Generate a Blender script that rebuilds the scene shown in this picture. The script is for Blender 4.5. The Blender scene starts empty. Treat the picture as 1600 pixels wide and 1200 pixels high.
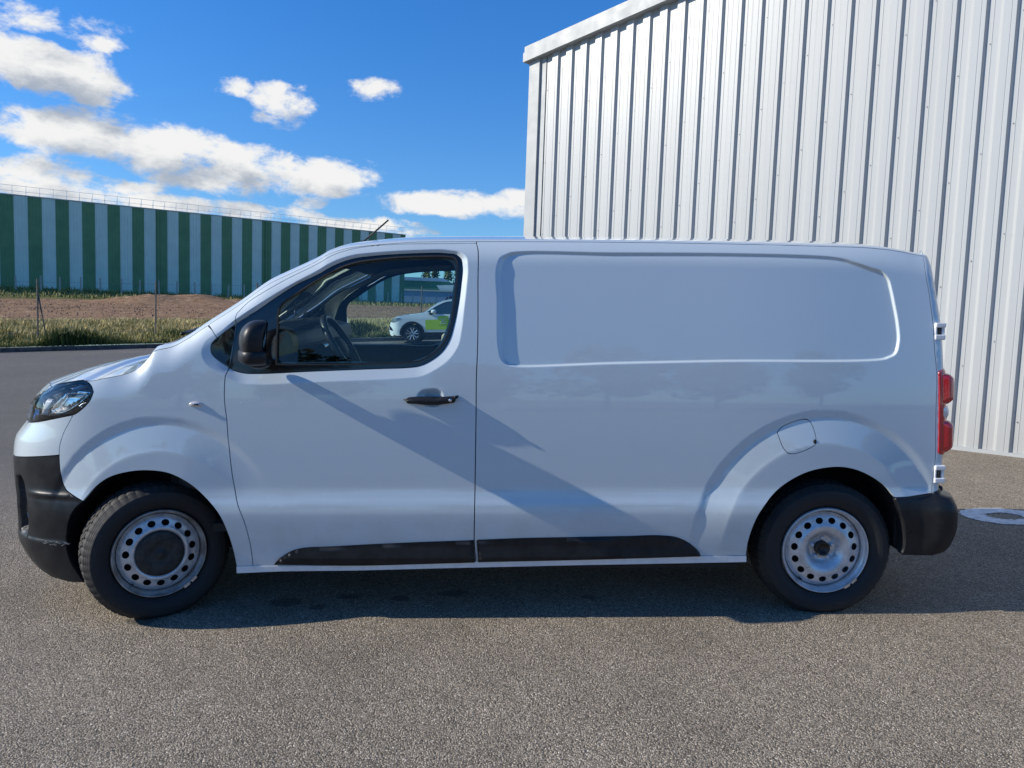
import bpy, bmesh, math, random
import numpy as np
from mathutils import Vector, Matrix, noise
from mathutils.geometry import delaunay_2d_cdt

# ------------------------------------------------------------------ camera, sky, sun, exposure
scene = bpy.context.scene
R = math.radians
PITCH, ROLL = R(5.0), R(2.0)
fwd = Vector((0, math.cos(PITCH), -math.sin(PITCH))); r0 = Vector((1, 0, 0)); u0 = r0.cross(fwd)
rgt = r0*math.cos(ROLL) + u0*math.sin(ROLL); upv = -r0*math.sin(ROLL) + u0*math.cos(ROLL)
cd = bpy.data.cameras.new('camera'); cam = bpy.data.objects.new('camera', cd); scene.collection.objects.link(cam)
cam.matrix_world = Matrix(((rgt.x, upv.x, -fwd.x, 0), (rgt.y, upv.y, -fwd.y, 0), (rgt.z, upv.z, -fwd.z, 1.5515), (0, 0, 0, 1)))
cd.sensor_width = 36; cd.lens = 36*1200/1600; cd.clip_start = .05; cd.clip_end = 5000
scene.camera = cam
scene.view_settings.view_transform = 'Standard'; scene.view_settings.look = 'None'
scene.view_settings.gamma = 1; scene.view_settings.use_curve_mapping = False
scene.view_settings.exposure = 0.18

SUN_EL = R(27.0); SUN_AZ = R(5.6); SUN_DIR = Vector((-math.cos(SUN_EL)*math.cos(SUN_AZ), -math.cos(SUN_EL)*math.sin(SUN_AZ), math.sin(SUN_EL)))  # towards the sun
sl = bpy.data.lights.new('sun', 'SUN'); sl.energy = 5.0; sl.angle = R(.5); sl.color = (1, .93, .80)
so = bpy.data.objects.new('sun', sl); scene.collection.objects.link(so)
so.rotation_euler = SUN_DIR.to_track_quat('Z', 'Y').to_euler()

world = bpy.data.worlds.new('World'); scene.world = world; world.use_nodes = True
wn = world.node_tree; wn.nodes.clear()
class NT:
    def __init__(s, t): s.t = t
    def n(s, ty, **k):
        nd = s.t.nodes.new(ty)
        for a, b in k.items():
            if a == 'ins':
                for i, v in b.items():
                    if hasattr(v, 'is_output'): s.t.links.new(v, nd.inputs[i])
                    else: nd.inputs[i].default_value = v
            else: setattr(nd, a, b)
        return nd
    def m(s, op, a, b=0., c=0., clamp=False):
        return s.n('ShaderNodeMath', operation=op, use_clamp=clamp, ins={0: a, 1: b, 2: c}).outputs[0]
    def ramp(s, fac, stops, interp='LINEAR'):
        nd = s.n('ShaderNodeValToRGB', ins={0: fac}); cr = nd.color_ramp; cr.interpolation = interp
        while len(cr.elements) < len(stops): cr.elements.new(.5)
        for e, (p, c) in zip(cr.elements, stops): e.position = p; e.color = (*c, 1) if len(c) == 3 else c
        return nd.outputs[0]
    def noise(s, vec, scale, det=4, rough=.5, dist=0., out=0):
        return s.n('ShaderNodeTexNoise', ins={'Vector': vec, 'Scale': scale, 'Detail': det, 'Roughness': rough, 'Distortion': dist}).outputs[out]
    def mix(s, f, a, b, bt='MIX'):
        nd = s.n('ShaderNodeMix', data_type='RGBA', blend_type=bt, ins={0: f, 6: a, 7: b}); return nd.outputs[2]
w = NT(wn)
sky = w.n('ShaderNodeTexSky', sky_type='NISHITA', sun_disc=False, sun_elevation=SUN_EL, sun_rotation=R(-95.6), altitude=100, air_density=1.0, dust_density=.12, ozone_density=2.2)
tc = w.n('ShaderNodeTexCoord').outputs['Generated']
elv = w.n('ShaderNodeMapRange', interpolation_type='SMOOTHSTEP', ins={0: w.n('ShaderNodeSeparateXYZ', ins={0: tc}).outputs[2], 1: .0, 2: .42, 3: 0., 4: 1.}).outputs[0]
skyc = w.mix(1., sky.outputs[0], w.mix(elv, (.82, 1.34, 1.95, 1), (.46, 1.38, 2.42, 1)), 'MULTIPLY')
tc = w.n('ShaderNodeTexCoord').outputs['Generated']
sx = w.n('ShaderNodeSeparateXYZ', ins={0: tc})
az = w.m('ARCTAN2', sx.outputs[0], sx.outputs[1]); el = w.m('ARCSINE', sx.outputs[2])
CLOUD_TAB = [(-0.5543, 0.2953, 0.0816, 0.0175, 1.02), (-0.5067, 0.2812, 0.0423, 0.0126, 0.72), (-0.5552, 0.2421, 0.0856, 0.0294, 1.27), (-0.5011, 0.2308, 0.0443, 0.019, 1.12), (-0.5324, 0.1832, 0.1071, 0.031, 1.27), (-0.4436, 0.1764, 0.0928, 0.0311, 1.27), (-0.3535, 0.1646, 0.0996, 0.0277, 1.2200000000000002), (-0.2645, 0.1649, 0.0869, 0.0235, 1.3199999999999998), (-0.2025, 0.1633, 0.0354, 0.0077, 0.82), (-0.551, 0.1427, 0.0979, 0.0224, 1.02), (-0.5515, 0.1171, 0.0909, 0.0152, 1.02), (-0.3481, 0.255, 0.0242, 0.0116, 0.82), (-0.2947, 0.2421, 0.0353, 0.0237, 1.42), (-0.1794, 0.2677, 0.0389, 0.0136, 0.74), (-0.1247, 0.1431, 0.0472, 0.0157, 1.37), (-0.0449, 0.1404, 0.0752, 0.0159, 1.42), (-0.0897, 0.1369, 0.0548, 0.0106, 1.2200000000000002), (-0.0043, 0.153, 0.0275, 0.0105, 1.02), (-0.3961, 0.1167, 0.0888, 0.0099, 1.02), (-0.3093, 0.1138, 0.1028, 0.0119, 1.12), (-0.2173, 0.1066, 0.0982, 0.0122, 1.12), (-0.2564, 0.1305, 0.0242, 0.0103, 0.92), (-0.1375, 0.1014, 0.0546, 0.008, 0.92), (-0.4832, 0.1349, 0.0516, 0.0125, 0.82)]
def cloud_density(off_az, off_el):
    a = w.m('ADD', az, off_az); e = w.m('ADD', el, off_el); best = None
    for (a0, e0, ra, re, st) in CLOUD_TAB:
        da = w.m('MULTIPLY', w.m('SUBTRACT', a, a0), 1/ra); de = w.m('MULTIPLY', w.m('SUBTRACT', e, e0), 1/re)
        d = w.m('SUBTRACT', st, w.m('ADD', w.m('MULTIPLY', da, da), w.m('MULTIPLY', de, de)))
        best = d if best is None else w.m('MAXIMUM', best, d)
    best = w.m('MAXIMUM', best, -1.6)
    v = w.n('ShaderNodeCombineXYZ', ins={0: w.m('MULTIPLY', a, 1.0), 1: w.m('MULTIPLY', e, 1.7), 2: 0.3}).outputs[0]
    n1 = w.noise(v, 13.0, 11, .62, .15)
    n2 = w.noise(v, 3.2, 6, .5, .2)
    # away from the view the same kind of scattered cumulus goes on
    wide = w.m('SUBTRACT', w.m('MULTIPLY', w.m('SUBTRACT', n2, .66), 9.0), w.m('MULTIPLY', w.m('ABSOLUTE', w.m('SUBTRACT', e, .22)), 3.0))
    out = w.m('GREATER_THAN', w.m('ABSOLUTE', w.m('ADD', a, .1)), .72)
    base = w.m('ADD', w.m('MULTIPLY', best, w.m('SUBTRACT', 1., out)), w.m('MULTIPLY', wide, out))
    return w.m('ADD', w.m('MULTIPLY', base, .55), w.m('MULTIPLY', w.m('SUBTRACT', n1, .5), 3.6))
d0 = cloud_density(0., 0.); d1 = cloud_density(-.022, .03)
cov = w.n('ShaderNodeMapRange', interpolation_type='SMOOTHSTEP', ins={0: d0, 1: -.08, 2: .55, 3: 0., 4: .98}).outputs[0]
shd = w.n('ShaderNodeMapRange', interpolation_type='SMOOTHSTEP', ins={0: d1, 1: -.1, 2: 1.15, 3: 1., 4: 0.}).outputs[0]
ccol = w.mix(shd, (5.2, 5.9, 7.0, 1), (12.0, 12.0, 11.8, 1))
above = w.m('GREATER_THAN', el, -.02)
scol = w.mix(w.m('MULTIPLY', cov, above), skyc, ccol)
bg = w.n('ShaderNodeBackground', ins={0: scol, 1: .067})
wn.links.new(bg.outputs[0], w.n('ShaderNodeOutputWorld').inputs[0])

scene.render.engine = 'CYCLES'
# ---------- van body surface (van frame: x rearwards, y away from the near side, z up, metres) ----------
def sm(a,b,x):
    t=np.clip((np.asarray(x,float)-a)/(b-a),0,1); return t*t*(3-2*t)
def pchip(xs,ys):
    xs=np.array(xs,float); ys=np.array(ys,float); h=np.diff(xs); d=np.diff(ys)/h
    m=np.zeros_like(xs); m[0]=d[0]; m[-1]=d[-1]
    for i in range(1,len(xs)-1):
        if d[i-1]*d[i]>0:
            w1=2*h[i]+h[i-1]; w2=h[i]+2*h[i-1]; m[i]=(w1+w2)/(w1/d[i-1]+w2/d[i])
    def f(x):
        x=np.clip(np.asarray(x,float),xs[0],xs[-1]); i=np.clip(np.searchsorted(xs,x,side='right')-1,0,len(xs)-2)
        t=(x-xs[i])/h[i]
        return ys[i]*(1+2*t)*(1-t)**2+h[i]*m[i]*t*(1-t)**2+ys[i+1]*t*t*(3-2*t)+h[i]*m[i+1]*t*t*(t-1)
    return f
WZ=pchip([.10,.25,.33,.43,.53,.57,.61,.66,.72,.85,1.0,1.12,1.25,1.4,1.55,1.7,1.85,2.0],
         [.925,.938,.944,.953,.9585,.9535,.9415,.932,.9300,.926,.919,.911,.898,.879,.857,.833,.808,.783])
XF0=-2.62; LF=.80; PF=2.9
XR0=2.335; LR=.13; PR=2.3
def _arc(p,L,W=.94,n=4000):
    ph=np.linspace(0,math.pi/2,n)  # 0 = nose centre
    X=L*(1-np.cos(ph)**(2/p)); Y=W*np.sin(ph)**(2/p)
    S=np.concatenate([[0],np.cumsum(np.hypot(np.diff(X),np.diff(Y)))])
    return X,Y/W,S
_FX,_FY,_FS=_arc(PF,LF); _RX,_RY,_RS=_arc(PR,LR)
S0=XF0+LF; S1=XR0-LR          # straight part between S0 and S1
SMIN=S0-_FS[-1]; SMAX=S1+_RS[-1]
def planX(s):
    s=np.asarray(s,float)
    xf=XF0+np.interp(_FS[-1]-(S0-s),_FS,_FX); xr=XR0-np.interp(_RS[-1]-(s-S1),_RS,_RX)
    return np.where(s<S0,xf,np.where(s>S1,xr,s))
def planY(s):
    s=np.asarray(s,float)
    yf=np.interp(_FS[-1]-(S0-s),_FS,_FY); yr=np.interp(_RS[-1]-(s-S1),_RS,_RY)
    return np.where(s<S0,yf,np.where(s>S1,yr,1.))
QZ=pchip([-3.4,-1.9,-1.7,-.6,0,2.3,2.6],[.2,.3,.6,.7,1,1,1])
def side(s,z,off=0.,d=True):
    s=np.asarray(s,float); z=np.asarray(z,float)
    w=WZ(z)
    q=QZ(s); dd=PZ(s)-z
    w=w-.075*q*np.clip((.14-dd)/.14,0,1.6)**2.2
    w=w-.018*sm(-.7,2.2,s)*0-.03*sm(.9,2.35,s)**2
    if d: w=w+disp(s,z)
    w=w+off
    bf=np.clip((-1.72-planX(s))/.75,0,1)**1.6
    br=sm(1.2,2.3,s)
    x=planX(s)+(XFZ(z)-XF0)*bf+(XRZ(z)-XR0)*br
    x=x-off*bf*(1-planY(s))+off*(s>S1)*(1-planY(s))
    return np.stack([x,-w*planY(s),z+0*s],-1)

# body tables, metres (van frame)
TAB_Z=[0.1, 0.2, 0.28, 0.36, 0.45, 0.55, 0.65, 0.75, 0.85, 0.95, 1.05, 1.15, 1.25]
TAB_XF=[-2.2769, -2.4935, -2.5601, -2.5876, -2.5785, -2.5772, -2.5925, -2.5935, -2.5799, -2.5109, -2.4755, -2.3792, -2.2404]
TAB_ZR=[0.3, 0.6, 0.8, 1.0, 1.2, 1.4, 1.6, 1.7, 1.78, 1.84]
TAB_XR=[2.2896, 2.2849, 2.3026, 2.2998, 2.2949, 2.2865, 2.262, 2.2499, 2.2542, 2.2634]
TAB_P=[[-3.2808, -2.3756, -2.2667, -2.151, -2.0551, -1.9994, -1.9195, -1.7744, -1.7261, -1.6872, -1.6449, -1.5662, -1.4804, -1.4116, -1.251, -1.0978, -1.0209, -0.8665, -0.8202, -0.7114, -0.6022, -0.4928, -0.3832, -0.0535, 0.3881, 0.7049, 1.182, 1.5974, 1.8604, 1.9951, 2.0817, 2.2, 2.6], [1.1542, 1.1542, 1.172, 1.186, 1.1939, 1.1898, 1.2008, 1.2259, 1.2469, 1.2835, 1.3324, 1.3508, 1.3972, 1.4437, 1.5492, 1.6583, 1.6959, 1.7714, 1.7997, 1.8315, 1.8445, 1.8545, 1.8613, 1.866, 1.8666, 1.865, 1.8594, 1.8519, 1.8468, 1.8379, 1.8272, 1.8072, 1.7772]]
TAB_T={
 'doorfront': [[-1.2545,1.4759],[-1.2529,1.4427],[-1.2677,1.3394],[-1.2853,1.2332],[-1.2974,1.1937],[-1.3017,1.142],[-1.3013,1.0658],[-1.2946,1.0046],[-1.2842,0.8384],[-1.2612,0.652],[-1.2498,0.5985],[-1.2153,0.5014],[-1.1982,0.424],[-1.1889,0.3518],[-1.1847,0.2729]],
 'doortop': [[-1.2545,1.4759],[-1.2501,1.4911],[-1.2361,1.508],[-1.2,1.5448],[-1.1235,1.5955],[-1.0105,1.6606],[-0.8581,1.7384],[-0.8125,1.7665],[-0.7058,1.8046],[-0.5981,1.8214],[-0.4894,1.8285],[-0.2718,1.8332],[-0.1017,1.8362]],
 'doorrear': [[-0.1017,1.8362],[-0.0951,1.8131],[-0.0931,1.6326],[-0.095,1.3112],[-0.0997,1.1965],[-0.1015,1.0047],[-0.1057,0.7249],[-0.1085,0.5425],[-0.1105,0.3972],[-0.1047,0.2915]],
 'archf': [[-1.9847,0.5978],[-1.9648,0.62],[-1.9258,0.6623],[-1.8646,0.7059],[-1.7679,0.7361],[-1.6671,0.744],[-1.5642,0.7284],[-1.4893,0.6897],[-1.413,0.6254],[-1.3328,0.5333],[-1.3005,0.4534],[-1.2797,0.3719],[-1.2645,0.27]],
 'silltop': [[-1.2645,0.27],[-1.1847,0.2729],[-0.6749,0.2741],[-0.1078,0.2915],[0.3865,0.2994],[0.9966,0.3151],[1.2243,0.3157]],
 'sillbot': [[-1.2651,0.235],[-1.0481,0.2443],[-0.6757,0.247],[-0.3017,0.2559],[0.3871,0.2696],[0.6388,0.2734],[1.2264,0.2825]],
 'bumpline': [[-2.0615,1.005],[-2.0792,0.976],[-2.1048,0.9255],[-2.1091,0.8868],[-2.1129,0.8367],[-2.1121,0.8141],[-2.1102,0.7707],[-2.1055,0.7165],[-2.0951,0.6665],[-2.0821,0.6476],[-2.0473,0.6261],[-1.9847,0.5978]],
 'split': [[-2.4814,0.7754],[-2.3576,0.7879],[-2.2581,0.7985],[-2.1777,0.8067],[-2.1121,0.8141]],
 'lampbot': [[-2.4836,0.9475],[-2.3087,0.9661],[-2.1723,0.9888],[-2.0816,1.0046],[-2.047,1.0125],[-2.0156,1.0312],[-1.9839,1.0575],[-1.9608,1.088],[-1.9549,1.1181],[-1.9724,1.1404],[-2.0108,1.1624]],
 'lamptop': [[-2.0108,1.1624],[-2.0551,1.1739],[-2.1479,1.1661],[-2.2638,1.1509],[-2.3617,1.135]],
 'pillarseam': [[-1.3954,1.4413],[-1.368,1.4146],[-1.3382,1.3756]],
 'tip': [[-1.2529,1.4427],[-1.2964,1.4106],[-1.3382,1.3756],[-1.3619,1.3514],[-1.3691,1.3241],[-1.3659,1.3059],[-1.3491,1.2817],[-1.3217,1.2605],[-1.2853,1.2332]],
 'winout': [[-1.2529,1.4427],[-1.1545,1.5038],[-1.0673,1.565],[-0.9667,1.6296],[-0.8527,1.6852],[-0.8071,1.713],[-0.7009,1.7545],[-0.5936,1.7696],[-0.4857,1.7777],[-0.3777,1.783],[-0.2417,1.7826],[-0.1982,1.7755],[-0.1744,1.7537],[-0.1698,1.7246],[-0.1757,1.6323],[-0.1907,1.525],[-0.2089,1.4392],[-0.2302,1.3689],[-0.2638,1.3139],[-0.3205,1.2681],[-0.3771,1.242],[-0.4354,1.2346],[-0.55,1.2305],[-0.6646,1.2261],[-0.9237,1.2154],[-1.1153,1.2061],[-1.1518,1.2054],[-1.2094,1.2069],[-1.2549,1.218],[-1.2853,1.2332]],
 'winin': [[-1.0622,1.2472],[-1.0588,1.4158],[-1.0461,1.5285],[-0.965,1.5928],[-0.9123,1.6297],[-0.8062,1.6944],[-0.6999,1.738],[-0.5928,1.7564],[-0.4851,1.7668],[-0.3773,1.7719],[-0.2414,1.7715],[-0.2072,1.7648],[-0.1931,1.7462],[-0.1905,1.7215],[-0.1957,1.6322],[-0.2076,1.5249],[-0.2242,1.4331],[-0.244,1.375],[-0.2777,1.3277],[-0.3281,1.2879],[-0.3772,1.265],[-0.4353,1.2566],[-0.55,1.2518],[-0.6646,1.2493]],
 'bevout': [[-1.3334,1.3999],[-1.2544,1.4608],[-1.0805,1.5756],[-1.0055,1.6219],[-0.8542,1.7054],[-0.8087,1.7333],[-0.7024,1.7734],[-0.5948,1.787],[-0.4867,1.7952],[-0.3786,1.8004],[-0.2236,1.7995],[-0.1738,1.7886],[-0.1485,1.765],[-0.142,1.7248],[-0.1479,1.6171],[-0.1599,1.5097],[-0.1704,1.4179],[-0.1872,1.3416],[-0.23,1.2773],[-0.2975,1.2269],[-0.3663,1.1947],[-0.4353,1.1867],[-0.5515,1.1792],[-0.6645,1.1751],[-0.9237,1.1652],[-1.1518,1.1558],[-1.2276,1.1619],[-1.3034,1.1997],[-1.3413,1.2164],[-1.3823,1.2452],[-1.4079,1.2861],[-1.4102,1.324],[-1.3907,1.3633]],
 'reargap': [[2.2132,1.8135],[2.1966,1.736],[2.1948,1.5973],[2.1917,1.4674],[2.1889,1.3819],[2.1892,1.3071],[2.1946,1.2198],[2.1891,1.0257],[2.1909,0.8266],[2.1933,0.7087],[2.1976,0.6174]],
 'bumptop': [[2.1976,0.6174],[2.0724,0.6035],[1.9934,0.6013]],
 'archr': [[1.9934,0.6013],[1.9405,0.6537],[1.8564,0.7056],[1.7915,0.7332],[1.7323,0.7487],[1.671,0.7543],[1.6142,0.7503],[1.5268,0.7323],[1.4411,0.6933],[1.3735,0.6466],[1.3186,0.5928],[1.2659,0.5197],[1.2412,0.4483],[1.2278,0.3797],[1.2243,0.3157]],
 'clad1': [[-1.079,0.2808],[-1.0655,0.2988],[-1.03,0.3295],[-0.9778,0.3562],[-0.9434,0.3641],[-0.7982,0.3714],[-0.6714,0.3785],[-0.2998,0.3946],[-0.1136,0.4006],[-0.1078,0.2882],[-0.3014,0.2825],[-0.6749,0.2734]],
 'clad2': [[-0.0993,0.4022],[0.0852,0.4097],[0.3841,0.4152],[0.6339,0.4193],[0.8059,0.4214],[0.8657,0.4152],[0.9137,0.3969],[0.9593,0.3669],[0.9893,0.3351],[0.9966,0.3168],[0.3865,0.2994],[-0.0907,0.2898]],
 'flap': [[1.365,0.9233],[1.3776,0.9389],[1.3935,0.9513],[1.4957,0.986],[1.5187,0.9859],[1.5339,0.9727],[1.5602,0.8881],[1.5593,0.8705],[1.5418,0.8568],[1.4423,0.8215],[1.4194,0.8229],[1.4021,0.8386]],
 'recess': [[-0.0061,1.7253],[-0.0044,1.5561],[0.0019,1.3267],[0.0128,1.2808],[0.0404,1.2502],[0.0836,1.2411],[0.5652,1.254],[1.0621,1.265],[1.9359,1.2787],[1.9844,1.301],[2.0057,1.3538],[2.0097,1.4456],[2.0052,1.5312],[1.9982,1.6169],[1.9885,1.6729],[1.9561,1.7071],[1.8971,1.726],[1.7996,1.7554],[1.751,1.7692],[1.6874,1.7788],[1.6055,1.7844],[1.4305,1.7898],[1.1996,1.7936],[0.5707,1.7946],[0.056,1.7897],[0.0093,1.7673]],
 'cup': [[-0.3863,1.1029],[-0.3679,1.1275],[-0.3342,1.1367],[-0.2851,1.1367],[-0.2636,1.1245],[-0.2514,1.0938],[-0.2637,1.06],[-0.2914,1.0446],[-0.3344,1.0477],[-0.368,1.0631]],
 'handle': [[-0.4415,1.083],[-0.4201,1.0937],[-0.3894,1.0983],[-0.2637,1.0984],[-0.2023,1.1015],[-0.1916,1.0923],[-0.2116,1.0723],[-0.2453,1.0644],[-0.3895,1.0637],[-0.4293,1.0707]],
 'repeater': [[-1.4711,1.0596],[-1.4588,1.0703],[-1.4346,1.0733],[-1.4134,1.0657],[-1.4075,1.0565],[-1.4228,1.0474],[-1.45,1.0474]],
 'bfr': [[1.9934,0.6013],[2.0164,0.5436],[2.0444,0.475],[2.0564,0.4152],[2.0563,0.3347],[2.0457,0.3097]],
 'bbot': [[2.0457,0.3097],[2.1669,0.323],[2.2556,0.328]],
 'misc': [[-1.1398,1.1269],[-1.2253,1.0689],[-1.1686,0.9984],[-1.2499,0.8754],[-1.1715,0.8383],[-1.1528,0.8599],[-1.1401,1.0872],[1.3433,0.7727],[1.3682,0.801],[1.214,0.7227],[0.7356,1.8107],[-0.2238,1.0847]],
 'hinge1': [[2.1942,1.4505],[2.1882,1.3726]],
 'hinge2': [[2.1885,0.7534],[2.1967,0.6766]],
 'arcf': [[-1.9796,0.9031],[-1.9124,0.9525],[-1.801,0.9862],[-1.6962,0.9953],[-1.5573,0.98],[-1.4821,0.9524]],
 'arcr': [[1.1947,0.7385],[1.2859,0.8797],[1.445,0.973],[1.6629,1.019],[1.8454,0.9898]],
}
VAN_O=[-0.05685, 4.60773, 0.08621]
VAN_R=[[0.9992032, -0.0244078, -0.0315785], [0.0238127, 0.9995342, -0.019087], [0.0320296, 0.0183198, 0.999319]]

XFZ = pchip(TAB_Z, TAB_XF); XRZ = pchip(TAB_ZR, TAB_XR); PZ = pchip(*TAB_P)
# ------------------------------------------------------------------ helpers
C = scene.collection
def link(name, me, mat=None, parent=None):
    o = bpy.data.objects.new(name, me); C.objects.link(o)
    if mat is not None and me is not None: me.materials.append(mat)
    if parent is not None: o.parent = parent
    return o
def tag(o, label=None, cat=None, group=None, kind=None):
    for k, v in (('label', label), ('category', cat), ('group', group), ('kind', kind)):
        if v: o[k] = v
    return o
def empty(name, loc, label, cat, group=None, rz=0):
    o = bpy.data.objects.new(name, None); C.objects.link(o); o.location = loc; o.rotation_euler = (0, 0, rz)
    o.empty_display_size = .1
    return tag(o, label, cat, group)
def mesh(name, V, F, smooth=False):
    me = bpy.data.meshes.new(name); me.from_pydata([tuple(map(float, v)) for v in V], [], [tuple(map(int, f)) for f in F]); me.update()
    if smooth: me.polygons.foreach_set('use_smooth', [True]*len(me.polygons))
    return me
class MB:
    def __init__(s): s.V = []; s.F = []
    def add(s, V, F):
        b = len(s.V); s.V += [tuple(v) for v in V]; s.F += [tuple(b+i for i in f) for f in F]; return s
    def box(s, a, b, M=None):
        x0, y0, z0 = a; x1, y1, z1 = b
        V = [Vector(p) for p in ((x0,y0,z0),(x1,y0,z0),(x1,y1,z0),(x0,y1,z0),(x0,y0,z1),(x1,y0,z1),(x1,y1,z1),(x0,y1,z1))]
        if M: V = [M @ v for v in V]
        return s.add(V, [(0,3,2,1),(4,5,6,7),(0,1,5,4),(1,2,6,5),(2,3,7,6),(3,0,4,7)])
    def tube(s, pts, r, n=8, cap=True):
        pts = [Vector(p) for p in pts]; rr = r if hasattr(r, '__len__') else [r]*len(pts); V = []; F = []
        prev = None
        for i, p in enumerate(pts):
            t = (pts[min(i+1, len(pts)-1)] - pts[max(i-1, 0)]).normalized()
            if prev is None: a = t.orthogonal().normalized()
            else: a = (prev - t*prev.dot(t)).normalized()
            prev = a; b = t.cross(a)
            for k in range(n):
                an = 2*math.pi*k/n; V.append(p + (a*math.cos(an) + b*math.sin(an))*rr[i])
        for i in range(len(pts)-1):
            for k in range(n):
                F.append((i*n+k, i*n+(k+1) % n, (i+1)*n+(k+1) % n, (i+1)*n+k))
        if cap: F.append(tuple(range(n))[::-1]); F.append(tuple((len(pts)-1)*n+k for k in range(n)))
        return s.add(V, F)
    def prism(s, poly, y0, y1):   # poly (x,z) extruded along y
        n = len(poly); V = [(x, y0, z) for x, z in poly] + [(x, y1, z) for x, z in poly]
        F = [tuple(range(n)), tuple(range(2*n-1, n-1, -1))] + [(i, i+n, (i+1) % n+n, (i+1) % n) for i in range(n)]
        return s.add(V, F)
    def obj(s, name, mat, parent=None, smooth=False, bevel=0):
        me = mesh(name, s.V, s.F, smooth); fix_normals(me); o = link(name, me, mat, parent)
        if bevel:
            m = o.modifiers.new('bevel', 'BEVEL'); m.width = bevel; m.segments = 2; m.limit_method = 'ANGLE'; m.angle_limit = R(35)
        return o
def fix_normals(me):
    bm = bmesh.new(); bm.from_mesh(me); bmesh.ops.recalc_face_normals(bm, faces=bm.faces); bm.to_mesh(me); bm.free()
def lathe(prof, n=96, axis='y', closed=False):
    """prof: (r, y) pairs turned about the y axis"""
    V = []; F = []; k = len(prof)
    for i in range(n):
        a = 2*math.pi*i/n
        for r, y in prof: V.append((r*math.cos(a), y, r*math.sin(a)))
    for i in range(n):
        j = (i+1) % n
        for q in range(k-1): F.append((i*k+q, i*k+q+1, j*k+q+1, j*k+q))
    return V, F

# ------------------------------------------------------------------ materials
def mat(name, col, rough=.5, metal=0., coat=0., spec=.5, f=None, coat_rough=.03):
    m = bpy.data.materials.new(name); m.use_nodes = True; t = m.node_tree; b = t.nodes['Principled BSDF']
    b.inputs['Base Color'].default_value = (*col, 1); b.inputs['Roughness'].default_value = rough; b.inputs['Metallic'].default_value = metal
    b.inputs['Coat Weight'].default_value = coat; b.inputs['Coat Roughness'].default_value = coat_rough; b.inputs['Specular IOR Level'].default_value = spec
    if f: f(NT(t), b, t)
    return m
def obco(n): return n.n('ShaderNodeTexCoord').outputs['Object']
def vary(c0, c1, scale, det=4, lo=.35, hi=.65, rr=None, bump=0., bscale=None, bdist=.002):
    def f(n, b, t):
        co = obco(n); ns = n.noise(co, scale, det, .6)
        t.links.new(n.ramp(ns, [(lo, c0), (hi, c1)]), b.inputs['Base Color'])
        if rr: t.links.new(n.n('ShaderNodeMapRange', ins={0: n.noise(co, scale*1.7, det), 1: .3, 2: .7, 3: rr[0], 4: rr[1]}).outputs[0], b.inputs['Roughness'])
        if bump:
            bn = n.n('ShaderNodeBump', ins={'Strength': bump, 'Distance': bdist, 'Height': n.noise(co, bscale or scale*4, 5)}); t.links.new(bn.outputs[0], b.inputs['Normal'])
    return f
def paint_f(n, b, t):
    co = obco(n)
    big = n.noise(co, 1.3, 5, .6); fine = n.noise(co, 60., 3, .6)
    sx = n.n('ShaderNodeSeparateXYZ', ins={0: co})
    low = n.n('ShaderNodeMapRange', ins={0: sx.outputs[2], 1: .75, 2: .25, 3: 0., 4: 1.}).outputs[0]
    dirt = n.m('MULTIPLY', low, n.n('ShaderNodeMapRange', ins={0: n.noise(co, 7., 7, .65), 1: .35, 2: .75, 3: 0., 4: .5}).outputs[0])
    b.inputs['Coat IOR'].default_value = 1.7; base = n.mix(n.m('MULTIPLY', big, .12), (.535, .61, .65, 1), (.48, .54, .575, 1))
    b.inputs['Coat IOR'].default_value = 1.7
    t.links.new(n.mix(dirt, base, (.42, .38, .33, 1)), b.inputs['Base Color'])
    wob = n.n('ShaderNodeBump', ins={'Strength': .12, 'Distance': .0016, 'Height': n.noise(co, 3.2, 2)})
    t.links.new(wob.outputs[0], b.inputs['Normal']); t.links.new(wob.outputs[0], b.inputs['Coat Normal'])
    t.links.new(n.m('ADD', .03, n.m('MULTIPLY', dirt, .5)), b.inputs['Coat Roughness'])
M = {}
M['paint'] = mat('white_paint', (.8, .8, .8), .42, 0, 1., f=paint_f)
M['black_plastic'] = mat('black_plastic', (.02, .021, .023), .42, spec=.3, f=vary((.009, .010, .012), (.02, .021, .023), 14, rr=(.33, .55), bump=.25, bscale=380, bdist=.0006))
M['bumper'] = mat('bumper_plastic', (.02, .02, .02), .36, spec=.3, f=vary((.008, .009, .012), (.018, .019, .021), 9, rr=(.27, .45), bump=.15, bscale=420, bdist=.0005))
M['gloss_black'] = mat('gloss_black', (.006, .006, .007), .12, 0, .6, f=vary((.005, .005, .006), (.012, .012, .012), 6))
M['rubber'] = mat('seal_rubber', (.012, .012, .012), .6, f=vary((.01, .01, .01), (.02, .02, .02), 30))
M['dark'] = mat('dark_underbody', (.012, .012, .012), .8, f=vary((.008, .008, .008), (.02, .018, .016), 12))
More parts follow.
